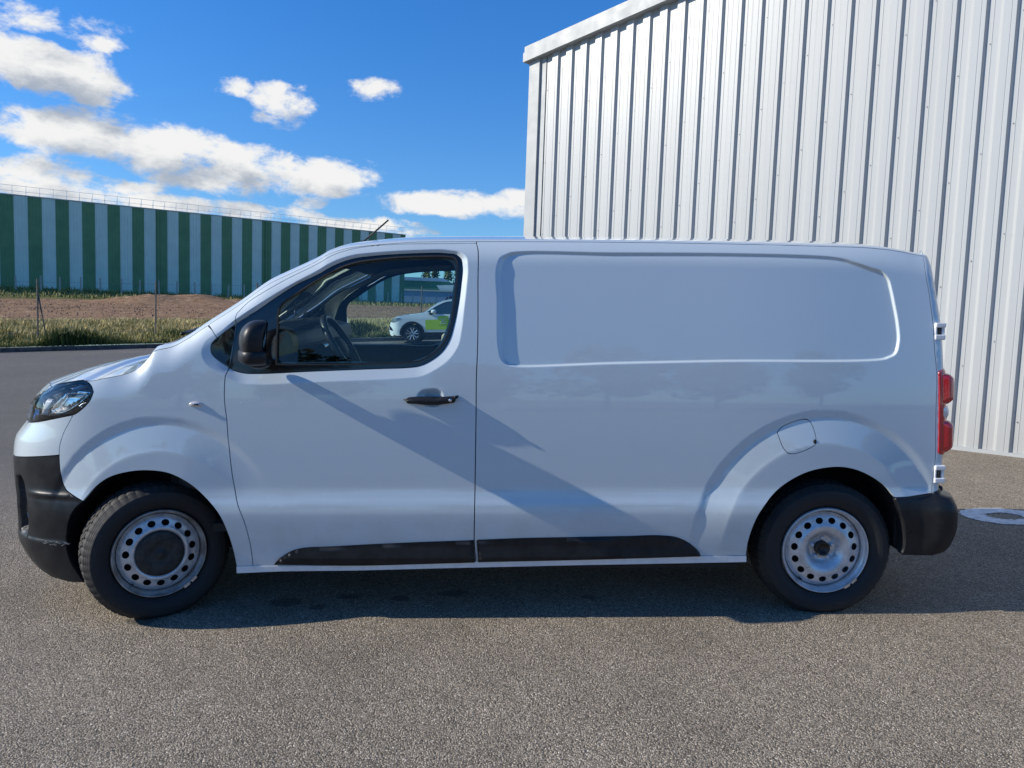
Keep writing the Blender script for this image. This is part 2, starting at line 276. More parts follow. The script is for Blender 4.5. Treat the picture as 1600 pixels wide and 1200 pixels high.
def tyre_f(n, b, t):
    co = obco(n); s = n.n('ShaderNodeSeparateXYZ', ins={0: co}); r = n.m('SQRT', n.m('ADD', n.m('POWER', s.outputs[0], 2.), n.m('POWER', s.outputs[2], 2.)))
    ring = n.n('ShaderNodeMapRange', ins={0: r, 1: .27, 2: .33, 3: 0., 4: 1.}).outputs[0]
    ns = n.noise(co, 9., 6, .6)
    d = n.m('MULTIPLY', ring, n.n('ShaderNodeMapRange', ins={0: ns, 1: .35, 2: .7, 3: .05, 4: .5}).outputs[0])
    t.links.new(n.mix(d, (.011, .012, .014, 1), (.065, .055, .043, 1)), b.inputs['Base Color'])
    # lettering-like rings and fine ridges moulded in the sidewall
    wv = n.m('SINE', n.m('MULTIPLY', r, 900.)); bn = n.n('ShaderNodeBump', ins={'Strength': .35, 'Distance': .0008, 'Height': n.m('ADD', wv, n.m('MULTIPLY', ns, 4.))})
    t.links.new(bn.outputs[0], b.inputs['Normal'])
M['tyre'] = mat('tyre_rubber', (.02, .02, .02), .72, f=tyre_f)
M['rim'] = mat('steel_rim', (.6, .6, .62), .38, .45, f=vary((.48, .48, .50), (.68, .69, .71), 16, 6, rr=(.25, .45)))
M['rim_worn'] = mat('worn_rim_edge', (.3, .27, .24), .5, .6, f=vary((.20, .16, .13), (.5, .49, .47), 11, 6, rr=(.35, .65)))
M['hub'] = mat('hub_dark', (.03, .028, .027), .5, .4, f=vary((.02, .018, .016), (.08, .06, .05), 60))
M['cap'] = mat('hub_cap_plastic', (.018, .018, .02), .6, f=vary((.012, .012, .013), (.04, .038, .035), 24, rr=(.5, .75)))
M['chrome'] = mat('chrome', (.78, .79, .8), .08, 1., f=vary((.72, .73, .75), (.82, .82, .82), 20))
M['hinge'] = mat('hinge_paint', (.78, .79, .8), .3, 0, .6, f=vary((.7, .7, .72), (.8, .8, .8), 20))
M['trim'] = mat('cab_trim', (.48, .49, .45), .8, f=vary((.45, .46, .42), (.53, .54, .50), 40, bump=.2, bscale=300))
M['headliner'] = mat('headliner', (.13, .14, .15), .9, f=vary((.11, .12, .13), (.16, .17, .18), 60))
M['dash'] = mat('dashboard', (.016, .017, .019), .55, f=vary((.012, .013, .015), (.026, .026, .028), 30, bump=.2, bscale=500))
M['seat'] = mat('seat_cloth', (.03, .03, .034), .9, f=vary((.02, .02, .024), (.05, .05, .055), 90, bump=.3, bscale=400))
M['dark_trim'] = mat('door_card', (.022, .024, .028), .6, f=vary((.016, .017, .02), (.03, .032, .036), 25))
def glass(name, tint, rough=0.0, ior=1.5):
    m = bpy.data.materials.new(name); m.use_nodes = True; t = m.node_tree; t.nodes.clear(); n = NT(t)
    tr = n.n('ShaderNodeBsdfTransparent', ins={0: (*tint, 1)}); gl = n.n('ShaderNodeBsdfGlossy', ins={0: (1, 1, 1, 1), 'Roughness': max(rough, .003)})
    fr = n.n('ShaderNodeFresnel', ins={'IOR': ior}); mx = n.n('ShaderNodeMixShader', ins={0: fr.outputs[0], 1: tr.outputs[0], 2: gl.outputs[0]})
    t.links.new(mx.outputs[0], n.n('ShaderNodeOutputMaterial').inputs[0]); return m
M['glass'] = glass('tinted_side_glass', (.80, .93, .93)); M['wglass'] = glass('windscreen_glass', (.72, .86, .82)); 
def haze_layer(n, b, t): pass
wt = M['wglass'].node_tree; n_ = NT(wt); om = [x for x in wt.nodes if x.type == 'OUTPUT_MATERIAL'][0]; src = om.inputs[0].links[0].from_socket
wt.links.new(n_.n('ShaderNodeMixShader', ins={0: .11, 1: src, 2: n_.n('ShaderNodeBsdfDiffuse', ins={0: (.8, .82, .78, 1)}).outputs[0]}).outputs[0], om.inputs[0])  # pale diffuse layer paints the light haze of reflections on the windscreen
M['lens'] = glass('lamp_lens', (.93, .95, .96), ior=1.55)
def redf(n, b, t):
    co = obco(n); s = n.n('ShaderNodeSeparateXYZ', ins={0: co})
    wv = n.m('MULTIPLY', n.m('SINE', n.m('MULTIPLY', s.outputs[2], 420.)), n.m('SINE', n.m('MULTIPLY', s.outputs[0], 420.)))
    t.links.new(n.mix(n.m('MULTIPLY', n.m('ADD', wv, 1.), .5), (.55, .008, .012, 1), (.85, .02, .025, 1)), b.inputs['Base Color'])
    b.inputs['Transmission Weight'].default_value = .15
M['red'] = mat('red_lamp', (.5, .01, .015), .18, 0, 1., f=redf)
M['clear'] = mat('clear_lamp', (.65, .62, .62), .15, .2, 1., f=vary((.55, .5, .5), (.7, .68, .68), 60))

# asphalt: a bed of chippings, each with its own tone and height
def asphalt_f(n, b, t):
    co = obco(n)
    wc = n.n('ShaderNodeVectorMath', operation='ADD', ins={0: co, 1: n.n('ShaderNodeVectorMath', operation='SCALE', ins={0: n.noise(co, 60., 2, out=1), 'Scale': .008}).outputs[0]}).outputs[0]
    v = n.n('ShaderNodeTexVoronoi', ins={'Vector': wc, 'Scale': 150., 'Randomness': 1.}); v2 = n.n('ShaderNodeTexVoronoi', ins={'Vector': wc, 'Scale': 240.})
    vd = n.n('ShaderNodeTexVoronoi', feature='DISTANCE_TO_EDGE', ins={'Vector': wc, 'Scale': 150.})
    g = n.n('ShaderNodeSeparateColor', ins={0: v.outputs['Color']})
    tone = n.ramp(g.outputs[0], [(0, (.15, .125, .098)), (.4, (.385, .325, .245)), (.8, (.49, .415, .32)), (.95, (.60, .51, .395)), (.99, (.75, .66, .54))])
    warm = n.mix(n.m('MULTIPLY', g.outputs[1], .22), tone, (.24, .17, .10, 1))
    big = n.noise(co, .35, 6, .6); mid = n.noise(co, 2.2, 6, .65)
    shade = n.n('ShaderNodeMapRange', ins={0: n.m('ADD', n.m('MULTIPLY', big, .6), n.m('MULTIPLY', mid, .4)), 1: .33, 2: .67, 3: .72, 4: 1.22}).outputs[0]
    edge = n.n('ShaderNodeMapRange', ins={0: vd.outputs[0], 1: 0., 2: .18, 3: .2, 4: 1.04}).outputs[0]
    k = n.m('MULTIPLY', shade, edge)
    col = n.mix(1., warm, n.n('ShaderNodeCombineColor', ins={0: k, 1: k, 2: k}).outputs[0], 'MULTIPLY')
    yy_ = n.n('ShaderNodeSeparateXYZ', ins={0: co})
    far_dim = n.n('ShaderNodeMapRange', interpolation_type='SMOOTHSTEP', ins={0: n.m('ADD', n.m('SUBTRACT', yy_.outputs[1], n.m('MULTIPLY', yy_.outputs[0], .55)), n.m('MULTIPLY', n.m('SUBTRACT', big, .5), 5.)), 1: 5.5, 2: 10.5, 3: 0., 4: .62}).outputs[0]
    col = n.mix(far_dim, col, (.085, .088, .088, 1))  # dimming by view angle, painted into the colour of the farther asphalt
    # dark oil drips under and beside the van
    sxx = n.n('ShaderNodeSeparateXYZ', ins={0: co}); spots = None
    for (x, y, r) in ((-1.75, 3.62, .09), (-1.13, 3.86, .10), (-.95, 3.80, .05), (-.82, 3.95, .07), (-.55, 3.92, .06), (-.28, 4.0, .08), (.45, 3.95, .05)):
        d = n.m('SQRT', n.m('ADD', n.m('POWER', n.m('SUBTRACT', sxx.outputs[0], x), 2.), n.m('POWER', n.m('MULTIPLY', n.m('SUBTRACT', sxx.outputs[1], y), 1.6), 2.)))
        d = n.n('ShaderNodeMapRange', interpolation_type='SMOOTHSTEP', ins={0: n.m('ADD', d, n.m('MULTIPLY', n.m('SUBTRACT', n.noise(co, 14., 5), .5), .12)), 1: r*.6, 2: r*1.15, 3: .6, 4: 0.}).outputs[0]
        spots = d if spots is None else n.m('MAXIMUM', spots, d)
    stain = n.n('ShaderNodeMapRange', ins={0: n.noise(co, 1.1, 7, .7), 1: .58, 2: .75, 3: 0., 4: .28}).outputs[0]
    col = n.mix(n.m('MAXIMUM', spots, stain), col, (.035, .034, .034, 1))
    t.links.new(col, b.inputs['Base Color'])
    h = n.m('ADD', n.m('MULTIPLY', n.m('SUBTRACT', 1., v.outputs['Distance']), n.m('ADD', .4, g.outputs[2])), n.m('MULTIPLY', n.m('SUBTRACT', 1., v2.outputs['Distance']), .35))
    bn = n.n('ShaderNodeBump', ins={'Strength': .9, 'Distance': .006, 'Height': h}); t.links.new(bn.outputs[0], b.inputs['Normal'])
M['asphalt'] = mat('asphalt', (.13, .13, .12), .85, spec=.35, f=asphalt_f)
def field_f(n, b, t):
    co = obco(n); at = n.n('ShaderNodeAttribute', attribute_name='grass').outputs['Fac']
    soil = n.ramp(n.noise(co, 2.3, 9, .72), [(.3, (.10, .05, .025)), (.46, (.27, .155, .08)), (.60, (.40, .25, .15)), (.72, (.62, .48, .34))])
    big = n.noise(co, .22, 4); soil = n.mix(n.m('MULTIPLY', big, .5), soil, (.20, .145, .095, 1))
    gr = n.ramp(n.noise(co, 1.4, 8, .7), [(.3, (.045, .06, .018)), (.5, (.12, .125, .04)), (.7, (.26, .23, .10))])
    e = n.m('ADD', at, n.m('MULTIPLY', n.m('SUBTRACT', n.noise(co, .9, 6, .7), .5), .9)); e = n.n('ShaderNodeMapRange', ins={0: e, 1: .42, 2: .6}).outputs[0]
    t.links.new(n.mix(e, soil, gr), b.inputs['Base Color'])
    bn = n.n('ShaderNodeBump', ins={'Strength': .9, 'Distance': .12, 'Height': n.noise(co, 3.5, 9, .7)}); t.links.new(bn.outputs[0], b.inputs['Normal'])
M['field'] = mat('field_soil_and_grass', (.2, .13, .08), .95, spec=.1, f=field_f)
def blade_f(n, b, t):
    c = n.n('ShaderNodeAttribute', attribute_name='tone').outputs['Fac']
    t.links.new(n.ramp(c, [(0, (.035, .055, .014)), (.35, (.12, .145, .035)), (.65, (.34, .30, .10)), (1, (.70, .56, .28))]), b.inputs['Base Color'])
M['blade'] = mat('grass_blades', (.1, .12, .04), .7, spec=.2, f=blade_f)
M['leaf'] = mat('leaves', (.05, .08, .02), .6, spec=.3, f=blade_f)
M['bark'] = mat('bark', (.08, .06, .045), .9, f=vary((.05, .04, .03), (.11, .09, .07), 8, bump=.4))
M['kerb'] = mat('kerb_concrete', (.16, .16, .16), .9, f=vary((.05, .05, .05), (.12, .118, .115), 5, 8, bump=.5, bscale=60, bdist=.01))
def clad_f(n, b, t):
    g = n.n('ShaderNodeNewGeometry').outputs['Position']; s = n.n('ShaderNodeSeparateXYZ', ins={0: g}); rnd = n.n('ShaderNodeObjectInfo').outputs['Random']
    v = n.n('ShaderNodeCombineXYZ', ins={0: n.m('MULTIPLY', s.outputs[0], 9.), 1: n.m('MULTIPLY', s.outputs[1], 9.), 2: n.m('MULTIPLY', s.outputs[2], .35)}).outputs[0]
    st = n.noise(v, 1.6, 7, .65); cl = n.noise(g, .9, 6, .6)
    base = n.mix(n.m('ADD', n.m('MULTIPLY', st, .6), n.m('MULTIPLY', rnd, .35)), (.44, .455, .455, 1), (.375, .385, .385, 1))
    foot = n.n('ShaderNodeMapRange', ins={0: n.m('ADD', s.outputs[2], n.m('MULTIPLY', st, .5)), 1: .35, 2: 1.15, 3: .55, 4: 0.}).outputs[0]
    base = n.mix(n.m('MULTIPLY', foot, cl), base, (.22, .19, .15, 1))
    spot = n.n('ShaderNodeMapRange', ins={0: n.noise(g, 6., 8, .7), 1: .66, 2: .76, 3: 0., 4: .35}).outputs[0]
    t.links.new(n.mix(spot, base, (.30, .30, .28, 1)), b.inputs['Base Color'])
    bn = n.n('ShaderNodeBump', ins={'Strength': .25, 'Distance': .01, 'Height': n.noise(g, 1.1, 3)}); t.links.new(bn.outputs[0], b.inputs['Normal'])
M['clad'] = mat('pale_steel_cladding', (.47, .47, .46), .42, .0, .25, f=clad_f, coat_rough=.3)
M['flash'] = mat('pale_flashing', (.58, .59, .59), .5, .0, .0, f=vary((.37, .385, .385), (.42, .435, .435), 3, 6, rr=(.45, .6)), coat_rough=.3)
M['screw'] = mat('screw_heads', (.2, .21, .22), .4, .8, f=vary((.12, .12, .13), (.3, .3, .3), 40))
M['roof'] = mat('roof_sheet', (.5, .51, .52), .5, f=vary((.45, .46, .47), (.53, .54, .55), 2))
M['green'] = mat('dark_green_panel', (.07, .15, .06), .55, f=vary((.10, .225, .105), (.125, .27, .125), .8, 6))
M['bluegrey'] = mat('pale_bluegreen_panel', (.44, .52, .44), .5, f=vary((.56, .68, .60), (.62, .75, .66), .8, 6))
M['rail'] = mat('galvanised_rail', (.72, .74, .76), .4, .2, f=vary((.64, .66, .68), (.78, .79, .8), 4))
M['post'] = mat('concrete_post', (.42, .40, .36), .9, f=vary((.34, .32, .28), (.5, .48, .43), 6))
M['steel_post'] = mat('rusty_steel_post', (.12, .12, .11), .7, .3, f=vary((.08, .08, .075), (.18, .16, .13), 9))
M['paintring'] = mat('white_road_paint', (.7, .7, .7), .8, f=vary((.50, .50, .49), (.78, .78, .77), 18, 8, bump=.6, bscale=110, bdist=.004))
M['carpaint'] = mat('white_car_paint', (.8, .82, .83), .35, 0, 1., f=vary((.68, .71, .72), (.72, .74, .74), 1.2))
M['lime'] = mat('lime_vinyl', (.42, .62, .02), .4, 0, .6, f=vary((.40, .60, .02), (.45, .65, .03), 2))
M['carglass'] = mat('car_glass', (.03, .05, .06), .06, 0, 1., f=vary((.025, .045, .055), (.04, .06, .07), 3))
M['alloy'] = mat('alloy', (.6, .61, .63), .3, .7, f=vary((.55, .56, .58), (.65, .66, .68), 9))
M['stone'] = mat('beige_stone', (.42, .36, .25), .95, f=vary((.32, .27, .18), (.5, .44, .33), 5, 7, bump=.6))
M['white_roof'] = mat('pale_far_roof', (.6, .66, .66), .6, f=vary((.56, .62, .62), (.66, .7, .7), .5))
M['far_blue'] = mat('blue_grey_far_wall', (.20, .30, .44), .6, f=vary((.18, .28, .42), (.22, .32, .46), .4))
M['far_green'] = mat('green_far_wall', (.03, .14, .08), .6, f=vary((.025, .12, .07), (.035, .16, .09), .4))
M['navy'] = mat('navy_lettering', (.03, .035, .10), .5, f=vary((.025, .03, .09), (.04, .045, .12), 2))
M['house'] = mat('white_render', (.66, .64, .60), .8, f=vary((.6, .58, .54), (.7, .68, .64), 1))
M['tile'] = mat('dark_roof_tiles', (.10, .07, .06), .8, f=vary((.08, .055, .05), (.13, .09, .08), 2))
M['wire'] = mat('fence_wire', (.25, .26, .26), .5, .6, f=vary((.2, .2, .2), (.3, .3, .3), 5))

# ------------------------------------------------------------------ ground
GB, GC = .0316, .0191
def zp(x, y): return GB*max(-45, min(45, x)) + GC*max(-40, min(60, y))
KP = Vector((-15.3156, 22.886)); KD = Vector((.80554, .59254)).normalized(); KN = Vector((-KD.y, KD.x))
def kq(t, q): return KP + KD*t + KN*q
FQ = pchip([0, .2, 4.5, 25, 50, 62.5, 90, 3000], [0, .01, .24, .42, .66, 1, 1.05, 1.2])
def zfield(t, q):
    k = kq(t, 0); f = float(FQ(q)); z = (zp(k.x, k.y)+.13)*(1-f) + 2.75*f
    b = kq(t, q); d = ((t-52)/9.)**2 + ((q-36)/3.2)**2
    return z
bm_v = []; bm_f = []
# asphalt sheet: everything on the near side of the kerb line
ts = [-300, -150, -80, -50, -30, -15, 0, 15, 30, 50, 80, 150, 300]; qs = [0, -6, -12, -20, -30, -45, -60, -100, -200, -300]
for q in qs:
    for tt in ts: p = kq(tt, q); bm_v.append((p.x, p.y, zp(p.x, p.y)))
nt = len(ts)
for j in range(len(qs)-1):
    for i in range(nt-1): bm_f.append((j*nt+i, (j+1)*nt+i, (j+1)*nt+i+1, j*nt+i+1))
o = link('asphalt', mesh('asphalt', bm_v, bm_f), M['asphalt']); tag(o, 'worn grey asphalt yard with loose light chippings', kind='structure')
# kerb
mb = MB()
for i in range(90):
    t0, t1 = -60+i*2.0, -60+i*2.0+1.985; a, b2 = kq(t0, 0), kq(t1, 0); c, d = kq(t1, .16), kq(t0, .16)
    j = random.Random(i).uniform(-.008, .008)
    za, zb = zp(a.x, a.y), zp(b2.x, b2.y)
    V = [(a.x, a.y, za-.2), (b2.x, b2.y, zb-.2), (c.x, c.y, zb-.2), (d.x, d.y, za-.2), (a.x, a.y, za+.13+j), (b2.x, b2.y, zb+.13+j), (c.x, c.y, zb+.14+j), (d.x, d.y, za+.14+j)]
    if i % 1 == 0:
        me = mesh('kerbstone', V, [(0,3,2,1),(4,5,6,7),(0,1,5,4),(1,2,6,5),(2,3,7,6),(3,0,4,7)])
        if i == 0: kr = link('kerb', None); tag(kr, kind='structure')
        if 22 <= i <= 60: link('kerbstone', me, M['kerb'], kr)
        else: mb.add(V, [(0,3,2,1),(4,5,6,7),(0,1,5,4),(1,2,6,5),(2,3,7,6),(3,0,4,7)])
o = mb.obj('far_kerbstones', M['kerb'], kr); o['kind'] = 'stuff'
# field behind the kerb
V = []; F = []; G = []
TT = list(np.concatenate([np.linspace(-500, -60, 12)[:-1], np.arange(-60, 110, .8), np.linspace(110, 700, 14)[1:]]))
QQ = list(np.concatenate([np.arange(.155, 1.2, .2), np.arange(1.3, 62, .55), np.linspace(62.5, 120, 14), np.linspace(140, 900, 12)]))
for q in QQ:
    for tt in TT:
        p = kq(tt, q); z = zfield(tt, q)
        rough = min(1, max(0, (q-4)/3)) * (1 if q < 56 else 0)
        z += rough*.10*(noise.fractal(Vector((p.x*.9, p.y*.9, 0)), 1, 2, 4)) + .04*noise.noise(Vector((p.x*.4, p.y*.4, 5)))*min(1, q)
        dx = (tt-13.5)/5.0; dq = (q-36.)/3.4; bh = math.exp(-(dx*dx*dx*dx)-dq*dq)
        z += bh*(.62+.5*noise.fractal(Vector((p.x*.5, p.y*.5, 9)), 1, 2, 5)) if bh > .002 else 0
        g = 1 if q < 5.2 else 0
        gf = max(0, min(1, (q-41-(tt-8)*.4)/4)) if tt < 24 else max(0, min(1, (q-52)/4)); g = max(g, gf)
        if q > 62: g = 1
        V.append((p.x, p.y, z)); G.append(float(g))
n_ = len(TT)
for j in range(len(QQ)-1):
    for i in range(n_-1): F.append((j*n_+i, j*n_+i+1, (j+1)*n_+i+1, (j+1)*n_+i))
me = mesh('field', V, F, True); at = me.attributes.new('grass', 'FLOAT', 'POINT'); at.data.foreach_set('value', G)
o = link('field', me, M['field']); tag(o, 'ploughed brown field with grassy edges behind the kerb', kind='structure')

# grass and weeds on the bank behind the kerb
rng = random.Random(4)
V = []; F = []; Tn = []
def blade(x, y, z, h, wd, an, lean, tone):
    dx, dy = math.cos(an), math.sin(an); b = len(V); la = an+1.3
    lx, ly = math.cos(la)*lean, math.sin(la)*lean
    V.extend([(x-dx*wd, y-dy*wd, z-.02), (x+dx*wd, y+dy*wd, z-.02), (x+dx*wd*.7+lx*.35*h, y+dy*wd*.7+ly*.35*h, z+h*.55), (x-dx*wd*.7+lx*.35*h, y-dy*wd*.7+ly*.35*h, z+h*.55), (x+lx*h, y+ly*h, z+h)])
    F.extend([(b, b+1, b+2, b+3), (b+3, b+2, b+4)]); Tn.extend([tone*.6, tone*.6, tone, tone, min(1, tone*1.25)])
for i in range(95000):
    tt = rng.uniform(-9, 36); q = .2 + 5.6*rng.random()**1.25
    cl = noise.noise(Vector((tt*.55, q*.9, 1.7))); cl2 = noise.noise(Vector((tt*1.9, q*2.2, 7.7)))
    bush = max(0, cl+.12) if q < 1.9 else 0
    h = (.07+.14*rng.random()) * (1+.7*cl2) + bush*rng.uniform(.15, .6)
    if q > 4.6: h *= .6
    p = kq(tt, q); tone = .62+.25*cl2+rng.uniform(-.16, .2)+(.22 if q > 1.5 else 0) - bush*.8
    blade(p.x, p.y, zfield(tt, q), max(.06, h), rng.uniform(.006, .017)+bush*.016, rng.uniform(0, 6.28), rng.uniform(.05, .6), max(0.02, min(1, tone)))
for i in range(9000):   # thin grass at the far edge of the field and over the mound
    tt = rng.uniform(-6, 60); q = rng.uniform(46, 61); p = kq(tt, q)
    blade(p.x, p.y, zfield(tt, q), rng.uniform(.15, .45), rng.uniform(.02, .05), rng.uniform(0, 6.28), rng.uniform(.05, .5), rng.uniform(.3, .8))
me = mesh('grass', V, F); at = me.attributes.new('tone', 'FLOAT', 'POINT'); at.data.foreach_set('value', Tn)
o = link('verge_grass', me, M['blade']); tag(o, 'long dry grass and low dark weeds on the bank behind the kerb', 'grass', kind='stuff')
# clods and pale stones in the field
V = []; F = []
for i in range(9000):
    tt = rng.uniform(-8, 60); q = 5+rng.random()*42; p = kq(tt, q); s = rng.uniform(.02, .075); z = zfield(tt, q)+.02
    b = len(V); a = rng.uniform(0, 6.28)
    for k in range(4): V.append((p.x+s*math.cos(a+k*1.57)*rng.uniform(.7, 1.2), p.y+s*math.sin(a+k*1.57)*rng.uniform(.7, 1.2), z-.04))
    V.append((p.x, p.y, z+s*rng.uniform(.5, 1.))); F += [(b, b+1, b+4), (b+1, b+2, b+4), (b+2, b+3, b+4), (b+3, b, b+4)]
M['clod'] = mat('clods', (.2, .14, .09), .95, f=vary((.16, .08, .045), (.42, .26, .16), .8, 3, .3, .8))
o = link('soil_clods', mesh('clods', V, F), M['clod']); tag(o, 'loose clods and pale stones over the brown field', 'soil', kind='stuff')

# wire fence on the bank, with tall thin posts
def fence_z(tt, q): return zfield(tt, q)
fr = empty('wire_fence', (*kq(0, 1.0), zfield(0, 1.0)), 'tall thin wire fence with steel posts on the grassy bank behind the kerb', 'fence')
def fobj(mb, name, mt, par, **k):
    o = mb.obj(name, mt, par, **k); 
    o.matrix_parent_inverse = Matrix.Translation(par.location).inverted() if par.rotation_euler.z == 0 else par.matrix_basis.inverted(); return o
PT = [1.05+3.45*i for i in range(-2, 9)]
for i, tt in enumerate(PT):
    p = kq(tt, 1.0); z = zfield(tt, 1.0); mb = MB(); mb.tube([(p.x, p.y, z-.1), (p.x+.02, p.y, z+1.95)], .028, 6)
    if i == 2: p2 = kq(tt+.22, 1.0); mb.tube([(p2.x+.05, p2.y, z-.1), (p.x+.02, p.y, z+1.6)], .022, 6)
    fobj(mb, 'post', M['steel_post'], fr)
mb = MB()
for h in (.25, .65, 1.05, 1.45, 1.85):
    mb.tube([(*kq(tt, 1.0), zfield(tt, 1.0)+h) for tt in PT], .004, 3)
o = fobj(mb, 'wire', M['wire'], fr); o['kind'] = 'stuff'
# small posts along the foot of the striped warehouse
for i in range(46):
    tt = 4.0+1.72*i+rng.uniform(-.15, .15); q = 57.; p = kq(tt, q); z = zfield(tt, q); h = 1.45+rng.uniform(-.1, .1)
    mb = MB(); lean = rng.uniform(-.05, .05); mb.add([(p.x-.07, p.y-.06, z-.1), (p.x+.07, p.y-.06, z-.1), (p.x+.07, p.y+.06, z-.1), (p.x-.07, p.y+.06, z-.1), (p.x-.05+lean, p.y-.05, z+h), (p.x+.05+lean, p.y-.05, z+h), (p.x+.05+lean, p.y+.05, z+h), (p.x-.05+lean, p.y+.05, z+h)], [(0,3,2,1),(4,5,6,7),(0,1,5,4),(1,2,6,5),(2,3,7,6),(3,0,4,7)])
    o = mb.obj('fence_post', M['post']); tag(o, 'short pale concrete fence post at the foot of the striped warehouse', 'fence post', 'short posts along the striped warehouse')

# ------------------------------------------------------------------ striped warehouse
GP = Vector((-50.0394, 75.0)); GD = KD.copy(); GN = Vector((-GD.y, GD.x))
gw = empty('striped_warehouse', (GP.x, GP.y, 2.79), 'long flat-roofed warehouse with dark green and pale blue vertical stripes beyond the field', 'warehouse')
U0, U1 = -46.0, 44.1; ZB, ZT = 1.9, 11.62
def gpt(u, q): p = GP + GD*u + GN*q; return p
k0 = int((U0-.06)/1.165)
u = .06 - 1.165*2*19; idx = 0
edges = []
pw = lambda uu: 1.18 - .0022*max(0, min(26, uu))
u = .06
while u < U1-.9: edges.append((u, u+pw(u), 'g' if len(edges) % 2 == 0 else 'b')); u += pw(u)
ul = edges[-1][1]; edges.append((ul, U1, 'g'))
u = .06; k = 0
while u > U0: edges.append((u-1.18, u, 'b' if k % 2 == 0 else 'g')); u -= 1.18; k += 1
for (a, b, c) in edges:
    # corrugated strip: shallow ribs, closed back
    mb = MB(); nr = 4; pr = []
    for i in range(nr):
        w0 = (b-a)/nr; x = a+i*w0; pr += [(x+.004, 0), (x+w0*.40, 0), (x+w0*.5, -.035), (x+w0*.85, -.035), (x+w0*.95, 0)]
    pr.append((b-.004, 0)); off = .0 if c == 'g' else .012
    top = [(*gpt(x, y+off), ZT) for x, y in pr]; bot = [(*gpt(x, y+off), ZB) for x, y in pr]; n2 = len(pr)
    mb.add(bot+top, [(i, i+1, n2+i+1, n2+i) for i in range(n2-1)])
    me = mesh('panel', mb.V, mb.F); o = link('panel', me, M['green'] if c == 'g' else M['bluegrey'], gw); o.matrix_parent_inverse = Matrix.Translation(gw.location).inverted()
mb = MB()
def gbox(mb, u0, u1, q0, q1, z0, z1):
    P = [gpt(u0, q0), gpt(u1, q0), gpt(u1, q1), gpt(u0, q1)]
    mb.add([(*p, z0) for p in P]+[(*p, z1) for p in P], [(0,3,2,1),(4,5,6,7),(0,1,5,4),(1,2,6,5),(2,3,7,6),(3,0,4,7)])
gbox(mb, U0, U1-.02, .05, 30, ZB-.5, ZT-.05); fobj(mb, 'wall', M['green'], gw)
mb = MB(); gbox(mb, U0, U1+.03, -.07, .25, ZT+.004, ZT+.10); gbox(mb, U0, U1+.03, .26, 30.2, ZT-.3, ZT+.03); fobj(mb, 'roof_edge', M['flash'], gw)
mb = MB()
for s_ in (14.25, 25.9, -22.):
    mb = MB(); gbox(mb, s_-.07, s_+.07, -.16, -.04, ZB, ZT); fobj(mb, 'downpipe', M['green'], gw)
mb = MB()
for h in (.42, .95):
    mb.tube([(*gpt(U0, .04), ZT+h), (*gpt(U1, .04), ZT+h)], .016, 6)
fobj(mb, 'guard_rail', M['rail'], gw)
mb = MB()
u = U0
while u < U1: mb.tube([(*gpt(u, .04), ZT+.1), (*gpt(u, .04), ZT+1.0)], .022, 6); mb.tube([(*gpt(u, .04), ZT+.8), (*gpt(u, .6), ZT+.1)], .02, 6); u += 1.15
o = fobj(mb, 'rail_posts', M['rail'], gw); o['kind'] = 'stuff'

# ------------------------------------------------------------------ pale metal building on the right
BM = Vector((4.979, 7.953)); BD = Vector((-.73073, .68267)).normalized(); BN = Vector((-BD.y, BD.x))  # BN points out of the wall
if BN.dot(Vector((0, 0))-BM) < 0: BN = -BN
def bpt(u, d): return BM + BD*u + BN*d
UC = 6.60; P_ = .2723; BZ = .31
mbd = empty('metal_building', (*bpt(UC, 0), BZ), 'tall pale grey shed clad in ribbed vertical metal sheets behind the van', 'building')
def ztop(u): return 5.545 + (UC-u)*.119
def sheet(name, u_hi, nper, extra=0.0):
    prof = []   # (distance along from the left edge, outward)
    D_ = .036
    for k in range(nper):
        b0 = k*P_
        prof += [(b0+.0, .0), (b0+.028, .0), (b0+.031, .0035), (b0+.037, .0035), (b0+.040, 0), (b0+.094, 0), (b0+.128, D_), (b0+.196, D_), (b0+.199, D_-.003), (b0+.204, D_-.003), (b0+.207, D_), (b0+.240, D_), (b0+.262, .0)]
    prof.append((nper*P_-.0015, 0))
    V = []; F = []; m = len(prof)
    for (s, d) in prof:
        uu = u_hi - s; p = bpt(uu, d); V.append((p.x, p.y, BZ+.03)); V.append((p.x, p.y, ztop(uu)+.02))
    for i in range(m-1): F.append((2*i, 2*i+2, 2*i+3, 2*i+1))
    me = mesh(name, V, F); o = link(name, me, M['clad'], mbd); o.matrix_parent_inverse = Matrix.Translation(mbd.location).inverted()
    return o
u = 6.30
for k in range(17): sheet('cladding_sheet', u - k*3*P_, 3)
